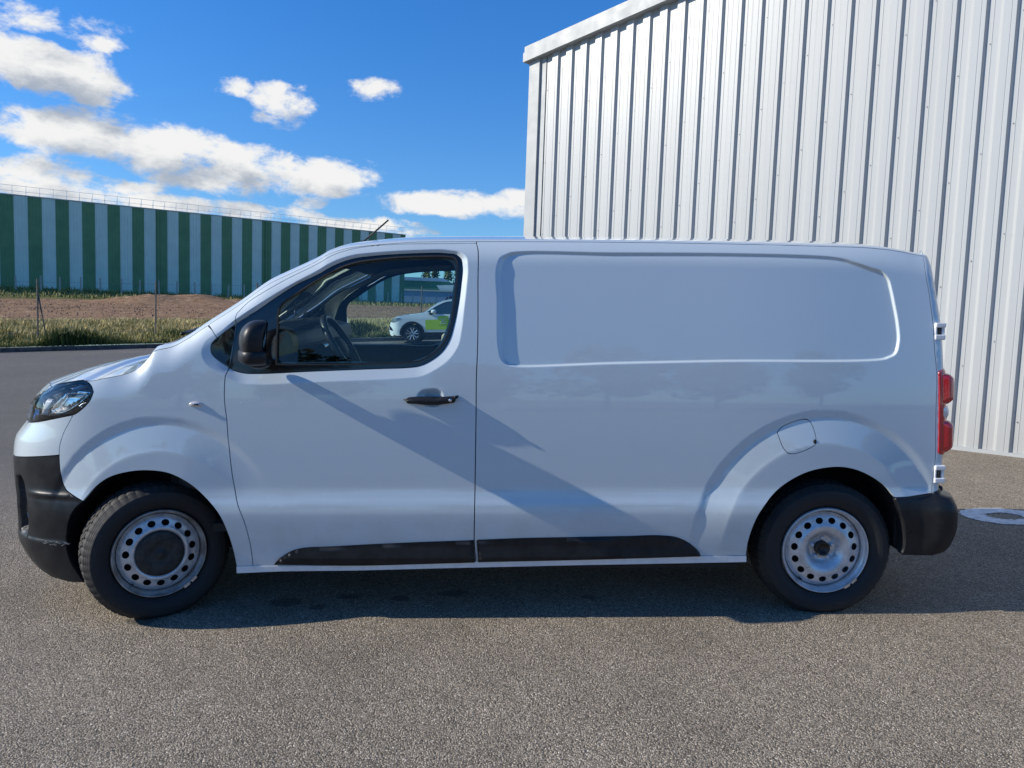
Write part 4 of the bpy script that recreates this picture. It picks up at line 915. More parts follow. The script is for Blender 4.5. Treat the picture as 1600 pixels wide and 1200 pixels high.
# ---- hood, windscreen, roof: the skin across the top
KC = pchip([-3.4, -2.4, -2.0, -1.70, -1.2, -.85, -.5, -.1, 2.6], [0, 0, .05, .20, .20, .15, .06, 0, 0])
CR = pchip([-3.4, -2.6, -2.2, -1.75, -1.6, -1.1, -.8, -.4, 2.0, 2.6], [.02, .045, .045, .015, .01, .02, .035, .045, .045, .04])
AW = pchip([-3.4, -2.4, -1.75, -1.6, -.8, -.2, 2.6], [.05, .06, .07, .06, .09, .12, .12])
SN = -2.2
def topP(s, t, lift=0.):
    """t=0 at the near rail, t=1 on the centre line"""
    s = np.asarray(s, float); t = np.asarray(t, float); s, t = np.broadcast_arrays(s, t)
    B = side(s, z1(s)); w0 = np.abs(B[..., 1]); nf = np.clip(w0/.5, 0, 1)
    sl = np.clip(.98*QZ(s), .15, 1.2); aw = np.minimum(AW(s), w0*.45); hz = .026*nf
    tb = .25; u = np.clip(t/tb, 0, 1); cy = np.minimum(.018*sl, aw*.5); cz = np.minimum(.018, hz*.8)
    y = w0 - (2*u*(1-u)*cy+u*u*aw); z = B[..., 2]+2*u*(1-u)*cz+u*u*hz
    v = np.clip((t-tb)/(1-tb), 0, 1); wi = w0-aw
    y = np.where(t > tb, wi*(1-v), y); cr = CR(s)*nf**2
    # crown starts tangent to the rail
    z = np.where(t > tb, B[..., 2]+hz+cr*(1-(1-v)**2.2), z)
    q = 1-np.clip(y/np.maximum(w0, 1e-4), 0, 1)
    x = B[..., 0]-KC(s)*q**1.3*nf
    # ahead of the screen the skin is one even crown instead of a rail and a crown
    hw = 1-sm(-1.85, -1.60, s); zh = B[..., 2]+(hz+cr)*(1-(1-t)**2.3); z = z*(1-hw)+zh*hw
    y = y*(1-hw)+w0*(1-t)*hw; q = q*(1-hw)+t*hw; x = B[..., 0]-KC(s)*q**1.3*nf
    nz = s < SN; zc = float(z1(SN)); H = .026+float(CR(SN)); xs_ = float(side(SN, zc)[0])
    x = np.where(nz, B[..., 0]+(xs_-B[..., 0])*t, x); y = np.where(nz, w0*(1-t), y); z = np.where(nz, B[..., 2]*(1-t*t)+zc*t*t+H*(1-(1-t)**2.3), z)
    return np.stack([x, -y, z+lift], -1)
def skin(name, ss, tt, mt, parent, lift=0., both=True, joined=True, edge=.0, flange=0, half=0):
    """a piece of the top skin over stations ss and cross positions tt, both halves in one mesh"""
    ns, nt = len(ss), len(tt); S_, T_ = np.meshgrid(ss, tt, indexing='ij'); P = topP(S_, T_, lift)
    e = .002; a = topP(S_+e, T_, lift)-topP(S_-e, T_, lift); b = topP(S_, np.minimum(T_+e, 1), lift)-topP(S_, np.maximum(T_-e, 0), lift)
    N = np.cross(a, b); N *= np.where(N[..., 2:] < 0, -1, 1); N[..., 2] += 1e-9; N /= np.linalg.norm(N, axis=-1)[..., None]
    V = P.reshape(-1, 3); NN = N.reshape(-1, 3); F = []
    for i in range(ns-1):
        for j in range(nt-1): F.append((i*nt+j, (i+1)*nt+j, (i+1)*nt+j+1, i*nt+j+1))
    m = len(V)
    if half == -1: V = V*[1, -1, 1]; NN = NN*[1, -1, 1]; F = [f[::-1] for f in F]
    if not half:
        V = np.concatenate([V, V*[1, -1, 1]]); NN = np.concatenate([NN, NN*[1, -1, 1]]); F += [tuple(m+k for k in f[::-1]) for f in F]
    me = mesh(name, V, F, True)
    # flip faces so that they agree with the normals
    me.normals_split_custom_set_from_vertices([tuple(map(float, v)) for v in NN])
    return link(name, me, mt, parent)
tf = np.concatenate([np.linspace(0, .25, 12), np.linspace(.25, 1, 26)[1:]])
nose = np.linspace(SMIN+.004, -2.2, 60)
skin('bonnet', np.concatenate([nose, np.linspace(-2.2, -1.705, 30)[1:]]), tf, M['paint'], van)
skin('scuttle', np.linspace(-1.71, -1.60, 6), np.linspace(.10, 1, 24), M['black_plastic'], van, lift=-.006)
tp = np.linspace(0, .25, 12)
skin('fender_top', np.linspace(-1.70, -1.46, 14), np.linspace(0, .16, 8), M['paint'], van, half=1); skin('fender_top', np.linspace(-1.70, -1.46, 14), np.linspace(0, .16, 8), M['paint'], van, half=-1)
skin('windscreen_pillar', np.linspace(-1.46, -.80, 40), tp[tp < .24], M['paint'], van, half=1); skin('windscreen_pillar', np.linspace(-1.46, -.80, 40), tp[tp < .24], M['paint'], van, half=-1)
skin('windscreen', np.linspace(-1.62, -.80, 40), np.concatenate([[.20, .225], np.linspace(.25, 1, 24)]), M['wglass'], van, lift=-.004)
skin('windscreen_band', np.linspace(-.87, -.80, 5), np.linspace(.21, 1, 24), M['gloss_black'], van, lift=-.002)
skin('roof', np.concatenate([np.linspace(-.80, 2.0, 110), np.linspace(2.0, SMAX-.003, 40)[1:]]), tf, M['paint'], van)
# wipers on the scuttle
for (y0_, y1_) in ((-.55, .05), (.10, .62)):
    mb = MB(); pts = []
    for k in range(8):
        f = k/7; yy = y0_+(y1_-y0_)*f; w_ = .80; t_ = .25+.75*(1-abs(yy)/w_); ss_ = -1.585+.03*f
        p = topP(ss_, t_, .022); pts.append((p[0], yy, p[2]))
    mb.tube(pts, .008, 6); mb.obj('wiper', M['black_plastic'], van, True)

# ---- rear end
s_g0 = curve(T['reargap'], .02)
rd = join(s_g0[::-1][:1], s_g0, [[2.2, .62]])
rdo = join(s_g0, [[2.22, .60], [SMAX-.003, .60]], [[SMAX-.003, float(z1(SMAX-.01))]], z1line(SMAX-.01, float(T['reargap'][0][0])))
for mir in (False, True):
    sg = -1 if mir else 1
    r_ = panel('rear_door', rdo, M['paint'], van, gap=GAP, step=.03, mirror=mir)
    # tail lamp wrapped round the corner, two red chambers and a clear one
    def lampz(name, za, zb, mt, bul, s0_=2.203, s1_=2.335, par=None):
        pl = curve([[s0_, za+.006], [s0_+.012, za], [s1_-.03, za], [s1_, za+.03], [s1_, zb-.03], [s1_-.03, zb], [s0_+.012, zb], [s0_, zb-.006]], .01, True, 60)
        def f(s, z):
            d_, i_ = segdist(s, z, pl); g = sm(s0_, s0_+.05, s); return side(s, z, 0.)+nrm(surf, s, z)*(.004+(bul*g)*np.sqrt(np.clip(d_/.03, 0, 1)))[..., None]
        return panel(name, pl, mt, par, fn=f, step=.01, mirror=mir, flange=.02)
    tl = lampz('tail_light', .812, 1.222, M['red'], .006, par=van)
    for nm, za, zb, mt, bu in (('lamp_chamber', 1.060, 1.205, M['red'], .040), ('lamp_chamber', .985, 1.050, M['clear'], .018), ('lamp_chamber', .822, .975, M['red'], .038)):
        lampz(nm, za, zb, mt, bu, 2.212, 2.322, tl)
    for (za, zb, nm) in ((1.372, 1.456, 'upper'), (.668, .757, 'lower')):
        p = side(2.215, (za+zb)/2); hm = MB(); x0 = float(p[0])-.020; y0_ = float(p[1])
        for (a, b, w_) in ((za, za+.026, .052), (zb-.024, zb, .052)): hm.box((x0, min(sg*(y0_-.012), sg*(y0_+.035)), a), (x0+w_, max(sg*(y0_-.012), sg*(y0_+.035)), b))
        hm.box((x0+.034, min(sg*(y0_-.006), sg*(y0_+.035)), za+.02), (x0+.050, max(sg*(y0_-.006), sg*(y0_+.035)), zb-.018))
        hm.box((x0, min(sg*(y0_-.006), sg*(y0_+.035)), za+.02), (x0+.012, max(sg*(y0_-.006), sg*(y0_+.035)), zb-.018))
        h_ = hm.obj('hinge', M['hinge'], r_, bevel=.005)
        pm = MB(); pm.tube([(x0+.023, sg*(y0_+.004), za+.012), (x0+.023, sg*(y0_+.004), zb-.010)], .011, 12); pm.obj('hinge_pin', M['rubber'], h_, True)
# rear bumper
XRB = pchip([.20, .30, .36, .45, .52, .60, .63, .66], [.0, .018, .05, .068, .066, .045, .02, .0])
def rb_fn(s, z):
    b = side(s, np.minimum(z, .62)); n = nrm(lambda a, c: side(a, np.minimum(c, .60)), s, z); g = sm(2.12, 2.26, s)
    P = np.stack([b[..., 0], b[..., 1], z+0*s], -1)
    o_ = .010+XRB(z)*g*1.05
    return P + np.stack([np.abs(n[..., 0])*o_*sm(2.1, 2.2, s)+.0*o_, -(o_*.5)*planY(s)-0*o_, 0*o_], -1)
bfr = curve(T['bfr'], .012)
rbo = join(T['bumptop'][::-1][:1], [[2.20, .622], [2.26, .635], [SMAX-.003, .655], [SMAX-.003, .30], [2.26, .315], [2.20, .305]], bfr[::-1])
rbp = panel('rear_bumper', rbo, M['bumper'], van, fn=rb_fn, both=True, step=.016, gap=.001, flange=.04)
# step top closing the bumper against the doors
mb = MB(); mb.box((2.12, -.80, .59), (2.27, .80, .628)); mb.obj('bumper_step', M['black_plastic'], van, bevel=.01)

# ---- side repeater, antenna, chips
for sg in (1, -1):
    c = T['repeater'].mean(0); p = side(c[0], c[1]); mb = MB()
    for i in range(9):
        for j in range(16): pass
    V = []; F = []
    for i in range(9):
        u_ = i/8*math.pi/2
        for j in range(24):
            a = 2*math.pi*j/24; V.append((p[0]+.034*math.sin(u_)*math.cos(a), sg*(p[1]-.010*math.cos(u_)), p[2]+.0145*math.sin(u_)*math.sin(a)))
    for i in range(8):
        for j in range(24): F.append((i*24+j, i*24+(j+1) % 24, (i+1)*24+(j+1) % 24, (i+1)*24+j))
    mb.add(V, F); rp_ = mb.obj('side_repeater', M['clear'], van, True)
    mb = MB(); mb.tube([(p[0]-.012, sg*(p[1]-.0105), p[2]), (p[0]+.016, sg*(p[1]-.0095), p[2])], .004, 6); mb.obj('repeater_bulb', M['gloss_black'], rp_, True)
mb = MB(); mb.tube([(-.800, 0, 1.885), (-.785, 0, 1.90)], [.016, .011], 10); mb.tube([(-.788, 0, 1.895), (-.635, 0, 2.025)], [.0055, .0045], 8); mb.obj('aerial', M['black_plastic'], van, True)
M['chip'] = mat('bare_metal_chip', (.8, .8, .8), .3, .3, f=vary((.75, .75, .75), (.85, .85, .85), 50))
cm = MB()
for (s_, z_) in T['misc'][:10]:
    p = side(s_, z_); r_ = random.Random(int(s_*1e4)).uniform(.0022, .0042); cm.add([(p[0]+r_*math.cos(a*1.047), p[1]-.0012, p[2]+r_*math.sin(a*1.047)) for a in range(6)], [tuple(range(6))])
o = cm.obj('paint_chips', M['chip'], van); o['kind'] = 'stuff'

# ---- door mirrors
def blob(c, r, p=2.6, nu=28, nv=18, cut=None):
    V = []; F = []
    sp = lambda v, e: math.copysign(abs(v)**e, v); e = 2/p
    for i in range(nv+1):
        ph = -math.pi/2+math.pi*i/nv
        for j in range(nu):
            th = 2*math.pi*j/nu; x = sp(math.cos(ph), e)*sp(math.cos(th), e); y = sp(math.cos(ph), e)*sp(math.sin(th), e); z = sp(math.sin(ph), e)
            q = [c[0]+r[0]*x, c[1]+r[1]*y, c[2]+r[2]*z]
            if cut is not None: q = cut(q, x, y, z)
            V.append(q)
    for i in range(nv):
        for j in range(nu): F.append((i*nu+j, i*nu+(j+1) % nu, (i+1)*nu+(j+1) % nu, (i+1)*nu+j))
    return V, F
for sg in (1, -1):
    MC = Vector((-1.098 if sg > 0 else -1.165, -1.062, 1.358)); rot = Matrix.Rotation(R(24), 3, 'Z')
    def place(V, z0=0):
        out = []
        for v in V:
            q = rot @ Vector((v[0], v[1], 0)); z = v[2]; out.append((MC.x+q.x+.018*max(0, z/.09)**2-.006, sg*(MC.y+q.y), MC.z+z))
        return out
    def cut(q, x, y, z):
        q = list(q); q[0] = min(q[0], .034)
        q[0] -= .012*max(0, -y)**2; return q
    mb = MB(); V, F = blob((0, 0, .012), (.067, .104, .096), 2.7, 40, 26, cut=cut); mb.add(place(V), F)
    mm = mb.obj('door_mirror', M['black_plastic'], van, True)
    mb = MB(); V, F = blob((-.001, 0, -.056), (.072, .108, .042), 3.0, 40, 14, cut=lambda q, x, y, z: [min(q[0], .036), q[1], q[2]]); mb.add(place(V), F); mb.obj('mirror_skirt', M['black_plastic'], mm, True)
    mb = MB(); V, F = blob((-1.11, -.965, 1.262), (.045, .07, .026), 2.4, cut=lambda q, x, y, z: [q[0], sg*q[1], q[2]]); mb.add(V, F); mb.obj('mirror_arm', M['black_plastic'], mm, True)
    pl = curve([[-.082, -.075], [.082, -.075], [.09, -.06], [.087, .05], [.055, .085], [-.055, .085], [-.087, .05], [-.09, -.06]], .02, True, 70)
    M['mirror'] = M.get('mirror') or mat('mirror_glass', (.8, .82, .84), .02, 1., f=vary((.78, .8, .82), (.8, .82, .84), 3))
    me = mesh('mirror_glass', place([(.0375, y, z) for y, z in pl]), [tuple(range(len(pl)))]); link('mirror_glass', me, M['mirror'], mm)

# ---- wheels
def make_wheel(x, yc, sg, steer=0., cap=False):
    """yc: y of the outer rim face"""
    RT = .337
    prof = [(.222, .014), (.232, .004), (.255, -.012), (.285, -.016), (.305, -.010), (.318, .004), (.327, .016)]
    tread = [(.334, .024), (.337, .045), (.337, .062), (.329, .064), (.329, .070), (.3375, .072), (.3375, .098), (.329, .100), (.329, .108), (.3375, .110), (.3375, .136), (.329, .138), (.329, .144), (.337, .146), (.337, .163), (.334, .184)]
    full = prof+tread+[(r, .208-y) for r, y in prof[::-1]]
    n = 216; V = []; F = []; k = len(full)
    for i in range(n):
        a = 2*math.pi*i/n
        for q, (r, y) in enumerate(full):
            if len(prof)-2 <= q < len(prof)+3 or q >= len(prof)+len(tread)-3 and q < len(prof)+len(tread)+1:
                if i % 4 == 0: r -= .004
            elif r > .33 and (i+q//4) % 4 == 0: r -= .004
            V.append((r*math.cos(a), y, r*math.sin(a)))
    for i in range(n):
        j = (i+1) % n
        for q in range(k-1): F.append((i*k+q, i*k+q+1, j*k+q+1, j*k+q))
    Mx = Matrix.Translation((x, yc*sg, .3225)) @ Matrix.Rotation(steer, 4, 'Z') @ Matrix.Diagonal((1, sg, 1, 1))
    def put(name, V, F, mt, par, smooth=True):
        me = mesh(name, V, F, smooth); fix_normals(me); o = link(name, me, mt, par)
        if par is van: o.matrix_local = Mx
        if smooth:
            pass
        return o
    ty = put('tyre', V, F, M['tyre'], van, False)
    try: ty.data.shade_smooth(); 
    except Exception: pass
    ty.data.set_sharp_from_angle(angle=R(28)) if hasattr(ty.data, 'set_sharp_from_angle') else None
    # rim: flange and well
    rp = [(.214, .000), (.2195, .002), (.2215, .009), (.2195, .016), (.206, .018), (.2015, .026), (.199, .055), (.186, .075), (.182, .12), (.190, .17)]
    V, F = lathe([(.216, .018), (.2185, .010), (.2155, .0015), (.2125, -.001), (.2095, .002), (.2075, .012), (.2035, .019)], 128)
    put('rim_edge', V, F, M['rim_worn'] if cap else M['rim'], ty)
    V, F = lathe([(.2035, .019), (.1985, .024), (.1960, .040), (.1900, .060), (.186, .09), (.185, .17)], 128); put('rim_well', V, F, M['rim_worn'] if cap else M['rim'], ty)
    # pressed disc with fifteen holes
    dp = pchip([0, .028, .045, .062, .070, .082, .100, .120, .130, .138, .150, .168, .178, .190], [.060, .060, .060, .058, .050, .030, .0125, .008, .0115, .0165, .021, .0255, .032, .045])
    if cap: dp = pchip([0, .10, .115, .120, .127, .138, .150, .168, .178, .190], [.030, .030, .012, .009, .0095, .0165, .021, .0255, .032, .045])
    outer = np.array([[.190*math.cos(a), .190*math.sin(a)] for a in np.linspace(0, 2*math.pi, 120, endpoint=False)])
    inner = np.array([[.030*math.cos(a), .030*math.sin(a)] for a in np.linspace(0, 2*math.pi, 36, endpoint=False)])
    holes = []
    for k in range(15):
        a0 = 2*math.pi*k/15+.10; c = np.array([math.cos(a0), math.sin(a0)])*.1515; t_ = np.array([-math.sin(a0), math.cos(a0)]); r_ = c/.1515
        holes.append(np.array([c+t_*.0185*math.cos(b)+r_*.0155*math.sin(b) for b in np.linspace(0, 2*math.pi, 20, endpoint=False)]))
    rings = [np.array([[r_*math.cos(a), r_*math.sin(a)] for a in np.linspace(0, 2*math.pi, 100, endpoint=False)]) for r_ in (.178, .127, .118, .100, .082, .070, .060)]
    V2, F2 = tri2d(outer, [inner]+holes, (), .009, rings)
    rr_ = np.hypot(V2[:, 0], V2[:, 1]); V3 = np.stack([V2[:, 0], dp(rr_), V2[:, 1]], 1)
    me = mesh('disc', V3, F2, True); dd_ = (dp(rr_+.001)-dp(rr_-.001))/.002
    NN = np.stack([dd_*V2[:, 0]/np.maximum(rr_, 1e-5), -np.ones(len(rr_)), dd_*V2[:, 1]/np.maximum(rr_, 1e-5)], 1); NN /= np.linalg.norm(NN, axis=1)[:, None]
    me.normals_split_custom_set_from_vertices([tuple(map(float, v)) for v in NN]); disc = link('wheel_disc', me, M['rim'], ty)
    # thickness of the holes and a dark drum behind
    mb = MB()
    for h in holes:
        m_ = len(h); a_ = [(p[0], float(dp(np.hypot(*p))), p[1]) for p in h]; b_ = [(p[0], q_[1]+.006, p[1]) for p, q_ in zip(h, a_)]
        mb.add(a_+b_, [(i, (i+1) % m_, m_+(i+1) % m_, m_+i) for i in range(m_)])
    V, F = lathe([(.0, .085), (.13, .085), (.18, .10), (.18, .20)], 48); mb.add(V, F)
    put('brake_drum', mb.V, mb.F, M['dark'], ty)
    if cap:
        V, F = lathe([(0, .000), (.02, -.001), (.021, .001), (.045, .001), (.047, -.0005), (.09, .001), (.105, .004), (.112, .010), (.113, .02)], 96); put('hub_cap', V, F, M['cap'], ty)
    else:
        V, F = lathe([(0, .050), (.022, .050), (.026, .034), (.0315, .030), (.036, .034), (.037, .062)], 48); hb = put('hub', V, F, M['hub'], ty)
        for k in range(5):
            a0 = 2*math.pi*k/5+.31; cx_, cz_ = .052*math.cos(a0), .052*math.sin(a0); V, F = lathe([(0, .040), (.006, .040), (.0085, .043), (.010, .052), (.014, .058)], 12)
            put('wheel_bolt', [(v[0]+cx_, v[1], v[2]+cz_) for v in V], F, M['rim'], ty)
    # balance weights clipped to the rim edge, valve
    mb = MB(); V, F = lathe([(0, 0), (.0042, 0), (.0042, .03)], 10); a0 = R(232 if not cap else 228)
    mb.add([(v[0]+.187*math.cos(a0), v[1]+.004, v[2]+.187*math.sin(a0)) for v in V], F); put('valve', mb.V, mb.F, M['rubber'], ty)
    mb = MB(); base_a = R(-62)
    for k in range(2):
        for a in np.linspace(base_a+k*.20, base_a+k*.20+.15, 6)[:-1]:
            b = a+.028; q = [(r__*math.cos(t__), y__, r__*math.sin(t__)) for t__ in (a, b) for r__, y__ in ((.2205, -.0035), (.2075, -.0035), (.2075, .008), (.2205, .008))]
            mb.add(q, [(0, 1, 2, 3), (7, 6, 5, 4), (0, 4, 5, 1), (1, 5, 6, 2), (2, 6, 7, 3), (3, 7, 4, 0)])
    put('balance_weight', mb.V, mb.F, M['alloy'], ty, False)
    return ty
W1 = make_wheel(-1.6425, -.905, 1, R(33), True)
make_wheel(1.6377, -.898, 1)
make_wheel(-1.6377, -.905, -1, R(33), True); make_wheel(1.6377, -.898, -1)
# wheel arch liners
for (ol, nm) in ((np.concatenate([np.array(arch_edge[:0:-1]), T['archf']]), 'f'), (np.concatenate([T['bfr'][:0:-1], T['archr']]), 'r')):
    ol = curve(ol, .03)
    for sg in (1, -1):
        V = []; F = []; n_ = len(ol)
        cx_ = ol[:, 0].mean()
        for (s_, z_) in ol:
            p = side(s_, z_, -.01); g = .012
            for yy in (p[1]+.004, p[1]+.03, p[1]+.34): V.append((p[0]+(g if s_ > cx_ else -g)*0, sg*yy, z_+ (0.012 if yy > p[1]+.01 else 0)))
        for i in range(n_-1):
            for j in range(2): F.append((i*3+j, i*3+j+1, (i+1)*3+j+1, (i+1)*3+j))
        b = len(V); V.append((float(cx_), sg*(-.60), .35)); 
        for i in range(n_-1): F.append((i*3+2, (i+1)*3+2, b))
        link('wheel_arch_liner', mesh('liner', V, F, True), M['dark'], van)
# underbody
mb = MB(); mb.box((-1.24, -.90, .24), (1.20, .90, .30)); mb.box((-2.1, -.55, .24), (2.2, .55, .34)); mb.box((-1.9, -.80, .20), (-1.99, .80, .5)); mb.box((2.0, -.85, .33), (2.2, .85, .5))
mb.box((-1.30, -.02, .20), (1.6, .10, .26)); mb.obj('underbody', M['dark'], van)
mb = MB(); mb.tube([(-1.64, -.75, .31), (-1.64, .75, .31)], .03, 8); mb.tube([(1.64, -.75, .31), (1.64, .75, .31)], .045, 8); mb.obj('axles', M['dark'], van)

# ---- cab interior
mb = MB(); mb.prism([(-1.62, 1.27), (-1.40, 1.36), (-1.20, 1.415), (-1.09, 1.425), (-1.02, 1.40), (-1.0, 1.33), (-1.06, 1.20), (-1.0, 1.0), (-1.02, .65), (-1.6, .6)], -.80, .80)
db = mb.obj('dashboard', M['dash'], van, bevel=.02)
mb = MB()                                                     # hood over the instruments
mb.prism([(-1.22, 1.40), (-1.10, 1.455), (-1.00, 1.465), (-.95, 1.445), (-.96, 1.43), (-1.05, 1.40)], -.60, -.22); mb.obj('instrument_hood', M['dash'], db, bevel=.012)
mb = MB(); mb.prism([(-1.05, 1.33), (-.985, 1.30), (-.985, 1.05), (-1.05, 1.0)], -.16, .14); mb.obj('centre_console', M['gloss_black'], db, bevel=.01)
wc = Vector((-.835, -.42, 1.310)); qn = Vector((.87, 0, .50)).normalized(); q1 = Vector((0, 1, 0)); q2 = qn.cross(q1)
mb = MB(); n = 64; V = []; F = []
for i in range(n):
    a = 2*math.pi*i/n; c = wc+(q1*math.cos(a)+q2*math.sin(a)*.97)*.186; rad = (c-wc).normalized()
    for j in range(14):
        b = 2*math.pi*j/14; V.append(c+rad*math.cos(b)*.0165+qn*math.sin(b)*.0185)
for i in range(n):
    for j in range(14): F.append((i*14+j, i*14+(j+1) % 14, ((i+1) % n)*14+(j+1) % 14, ((i+1) % n)*14+j))
M['wheel_leather'] = mat('steering_wheel_rim', (.02, .021, .022), .34, f=vary((.014, .015, .017), (.03, .03, .032), 40, rr=(.25, .42)))
mb.add(V, F); sw = mb.obj('steering_wheel', M['wheel_leather'], van, True)
mb = MB(); V, F = blob((0, 0, 0), (.075, .062, .03), 2.8); mb.add([wc-qn*.012+q1*v[0]+q2*v[1]+qn*v[2] for v in V], F); mb.obj('airbag_pad', M['dash'], sw, True)
mb = MB()
for a in (R(0), R(180), R(-70), R(-110)):
    d_ = q1*math.cos(a)+q2*math.sin(a); mb.tube([wc-qn*.015+d_*.05, wc-qn*.004+d_*.176], [.017, .010], 8)
mb.obj('spokes', M['dash'], sw, True)
mb = MB(); mb.tube([wc-qn*.02, wc-qn*.30-Vector((0, 0, .02))], .045, 12); mb.obj('steering_column', M['dash'], van, True)
# trim on the inside of doors and pillars, with the window opening
tin = inset(winin, .004)
hol_ = curve([[-1.13, 1.255], [-1.115, 1.44], [-1.06, 1.56], [-.95, 1.655], [-.80, 1.725], [-.60, 1.765], [-.40, 1.775], [-.25, 1.77], [-.215, 1.735], [-.22, 1.60], [-.25, 1.42], [-.31, 1.31], [-.40, 1.265], [-.70, 1.257]], .02, True, 60)
tro = join(z1line(-1.50, .05)-[0, .035], [[.05, .6], [-1.25, .6], [-1.30, 1.1], [-1.42, 1.30]])
def trimfn(s, z):
    d_, i_ = segdist(s, z, hol_); return side(s, z, 0., False)+np.stack([0*s, .095-.075*np.clip(d_/.13, 0, 1), 0*s], -1)
panel('door_card', join([[.05, 1.265], [.05, .6], [-1.25, .6], [-1.30, 1.1], [-1.33, 1.245]]), M['dark_trim'], van, fn=lambda s, z: side(s, z, -.075, False), both=True, step=.08, flange=0)
pz_ = join(z1line(-1.56, .05)-[0, .045], [[.05, 1.25], [-1.30, 1.235], [-1.46, 1.28], [-1.56, 1.30]])
hol = inset(curve([[-1.13, 1.255], [-1.115, 1.44], [-1.06, 1.56], [-.95, 1.655], [-.80, 1.725], [-.60, 1.765], [-.40, 1.775], [-.25, 1.77], [-.215, 1.735], [-.22, 1.60], [-.25, 1.42], [-.31, 1.31], [-.40, 1.265], [-.70, 1.257]], .02, True, 60), 0)
panel('pillar_trim', pz_, M['trim'], van, fn=trimfn, holes=[hol], both=True, step=.05, flange=.04)
skin('headlining', np.linspace(-.86, .12, 16), np.concatenate([np.linspace(.05, .25, 4), np.linspace(.3, 1, 8)]), M['headliner'], van, lift=-.055)
# speaker ring on the far pillar trim
for sg in (-1,):
    p = side(-1.31, 1.44, -.062, False); mb = MB(); V, F = lathe([(.030, -.0), (.034, -.006), (.038, 0)], 32); mb.add([(v[0]+p[0], -(p[1])+v[1]-.004, v[2]+p[2]) for v in V], F); mb.obj('tweeter', M['headliner'], van, True)
# floor, bulkhead, seats
mb = MB(); mb.box((-1.4, -.86, .42), (.16, .86, .46)); mb.box((.14, -.84, .42), (.17, .84, 1.55)); mb.box((.142, -.74, 1.552), (.168, .74, 1.78)); mb.box((-1.62, -.80, .42), (-1.58, .80, 1.26)); mb.obj('cab_floor', M['dark'], van)
for yy in (-.43, .22, .60):
    w_ = .24 if yy < 0 else .17
    mb = MB(); V, F = blob((-.28, yy, .86), (.26, w_, .085), 3.4); mb.add(V, F); st = mb.obj('seat', M['seat'], van, True)
    mb = MB(); V, F = blob((0, 0, 0), (.065, w_, .31), 3.6); mb.add([(-.02+v[0]+.18*v[2], yy+v[1], 1.14+v[2]) for v in V], F); mb.obj('backrest', M['seat'], st, True)
    mb = MB(); V, F = blob((.06, yy, 1.54), (.045, .13, .085), 3); mb.add(V, F); mb.obj('headrest', M['seat'], st, True)

# ------------------------------------------------------------------ white car beyond the van
CX_, CY_ = -3.78, 29.6
car = empty('parked_car', (CX_, CY_, zp(CX_, CY_)), 'small white sport utility car with lime green lower doors seen through the van windows', 'car')
car.rotation_euler = (0, -math.atan(GB), 0)
def W2(z, x): return .90 - .13*np.clip((z-.92)/.65, 0, 1)**1.3 - .03*np.clip((.5-z)/.3, 0, 1) - .22*np.clip((-.45-x)/.42, 0, 1)**2.2 - .18*np.clip((x-3.1)/.45, 0, 1)**2.2
def cs(x, z): x = np.asarray(x, float); z = np.asarray(z, float); return np.stack([x, -W2(z, x), z], -1)
def arcp(cx, r, a0, a1, n=14, cz=.34): return [[cx+r*math.cos(a), cz+r*math.sin(a)] for a in np.linspace(R(a0), R(a1), n)]
top = [[-.84, .70], [-.80, .82], [-.66, .93], [-.35, 1.02], [.15, 1.07], [.38, 1.12], [.75, 1.36], [1.10, 1.55], [1.6, 1.63], [2.4, 1.62], [3.0, 1.55], [3.35, 1.35], [3.50, 1.05], [3.55, .75], [3.52, .45]]
prof = curve([[-.86, .33], [-.89, .45], [-.88, .6]]+top, .05)
low = [[3.5, .30]]+[[2.64+.40, .27]]+arcp(2.64, .40, -8, 188)+[[2.64-.41, .26], [.41, .26]]+arcp(0, .40, -8, 188)+[[-.42, .27], [-.80, .26]]
glz = curve([[.56, 1.15], [.95, 1.40], [1.25, 1.53], [1.65, 1.57], [2.4, 1.56], [2.95, 1.49], [3.12, 1.34], [2.95, 1.17], [2.0, 1.12], [.9, 1.09]], .05, True, 30)
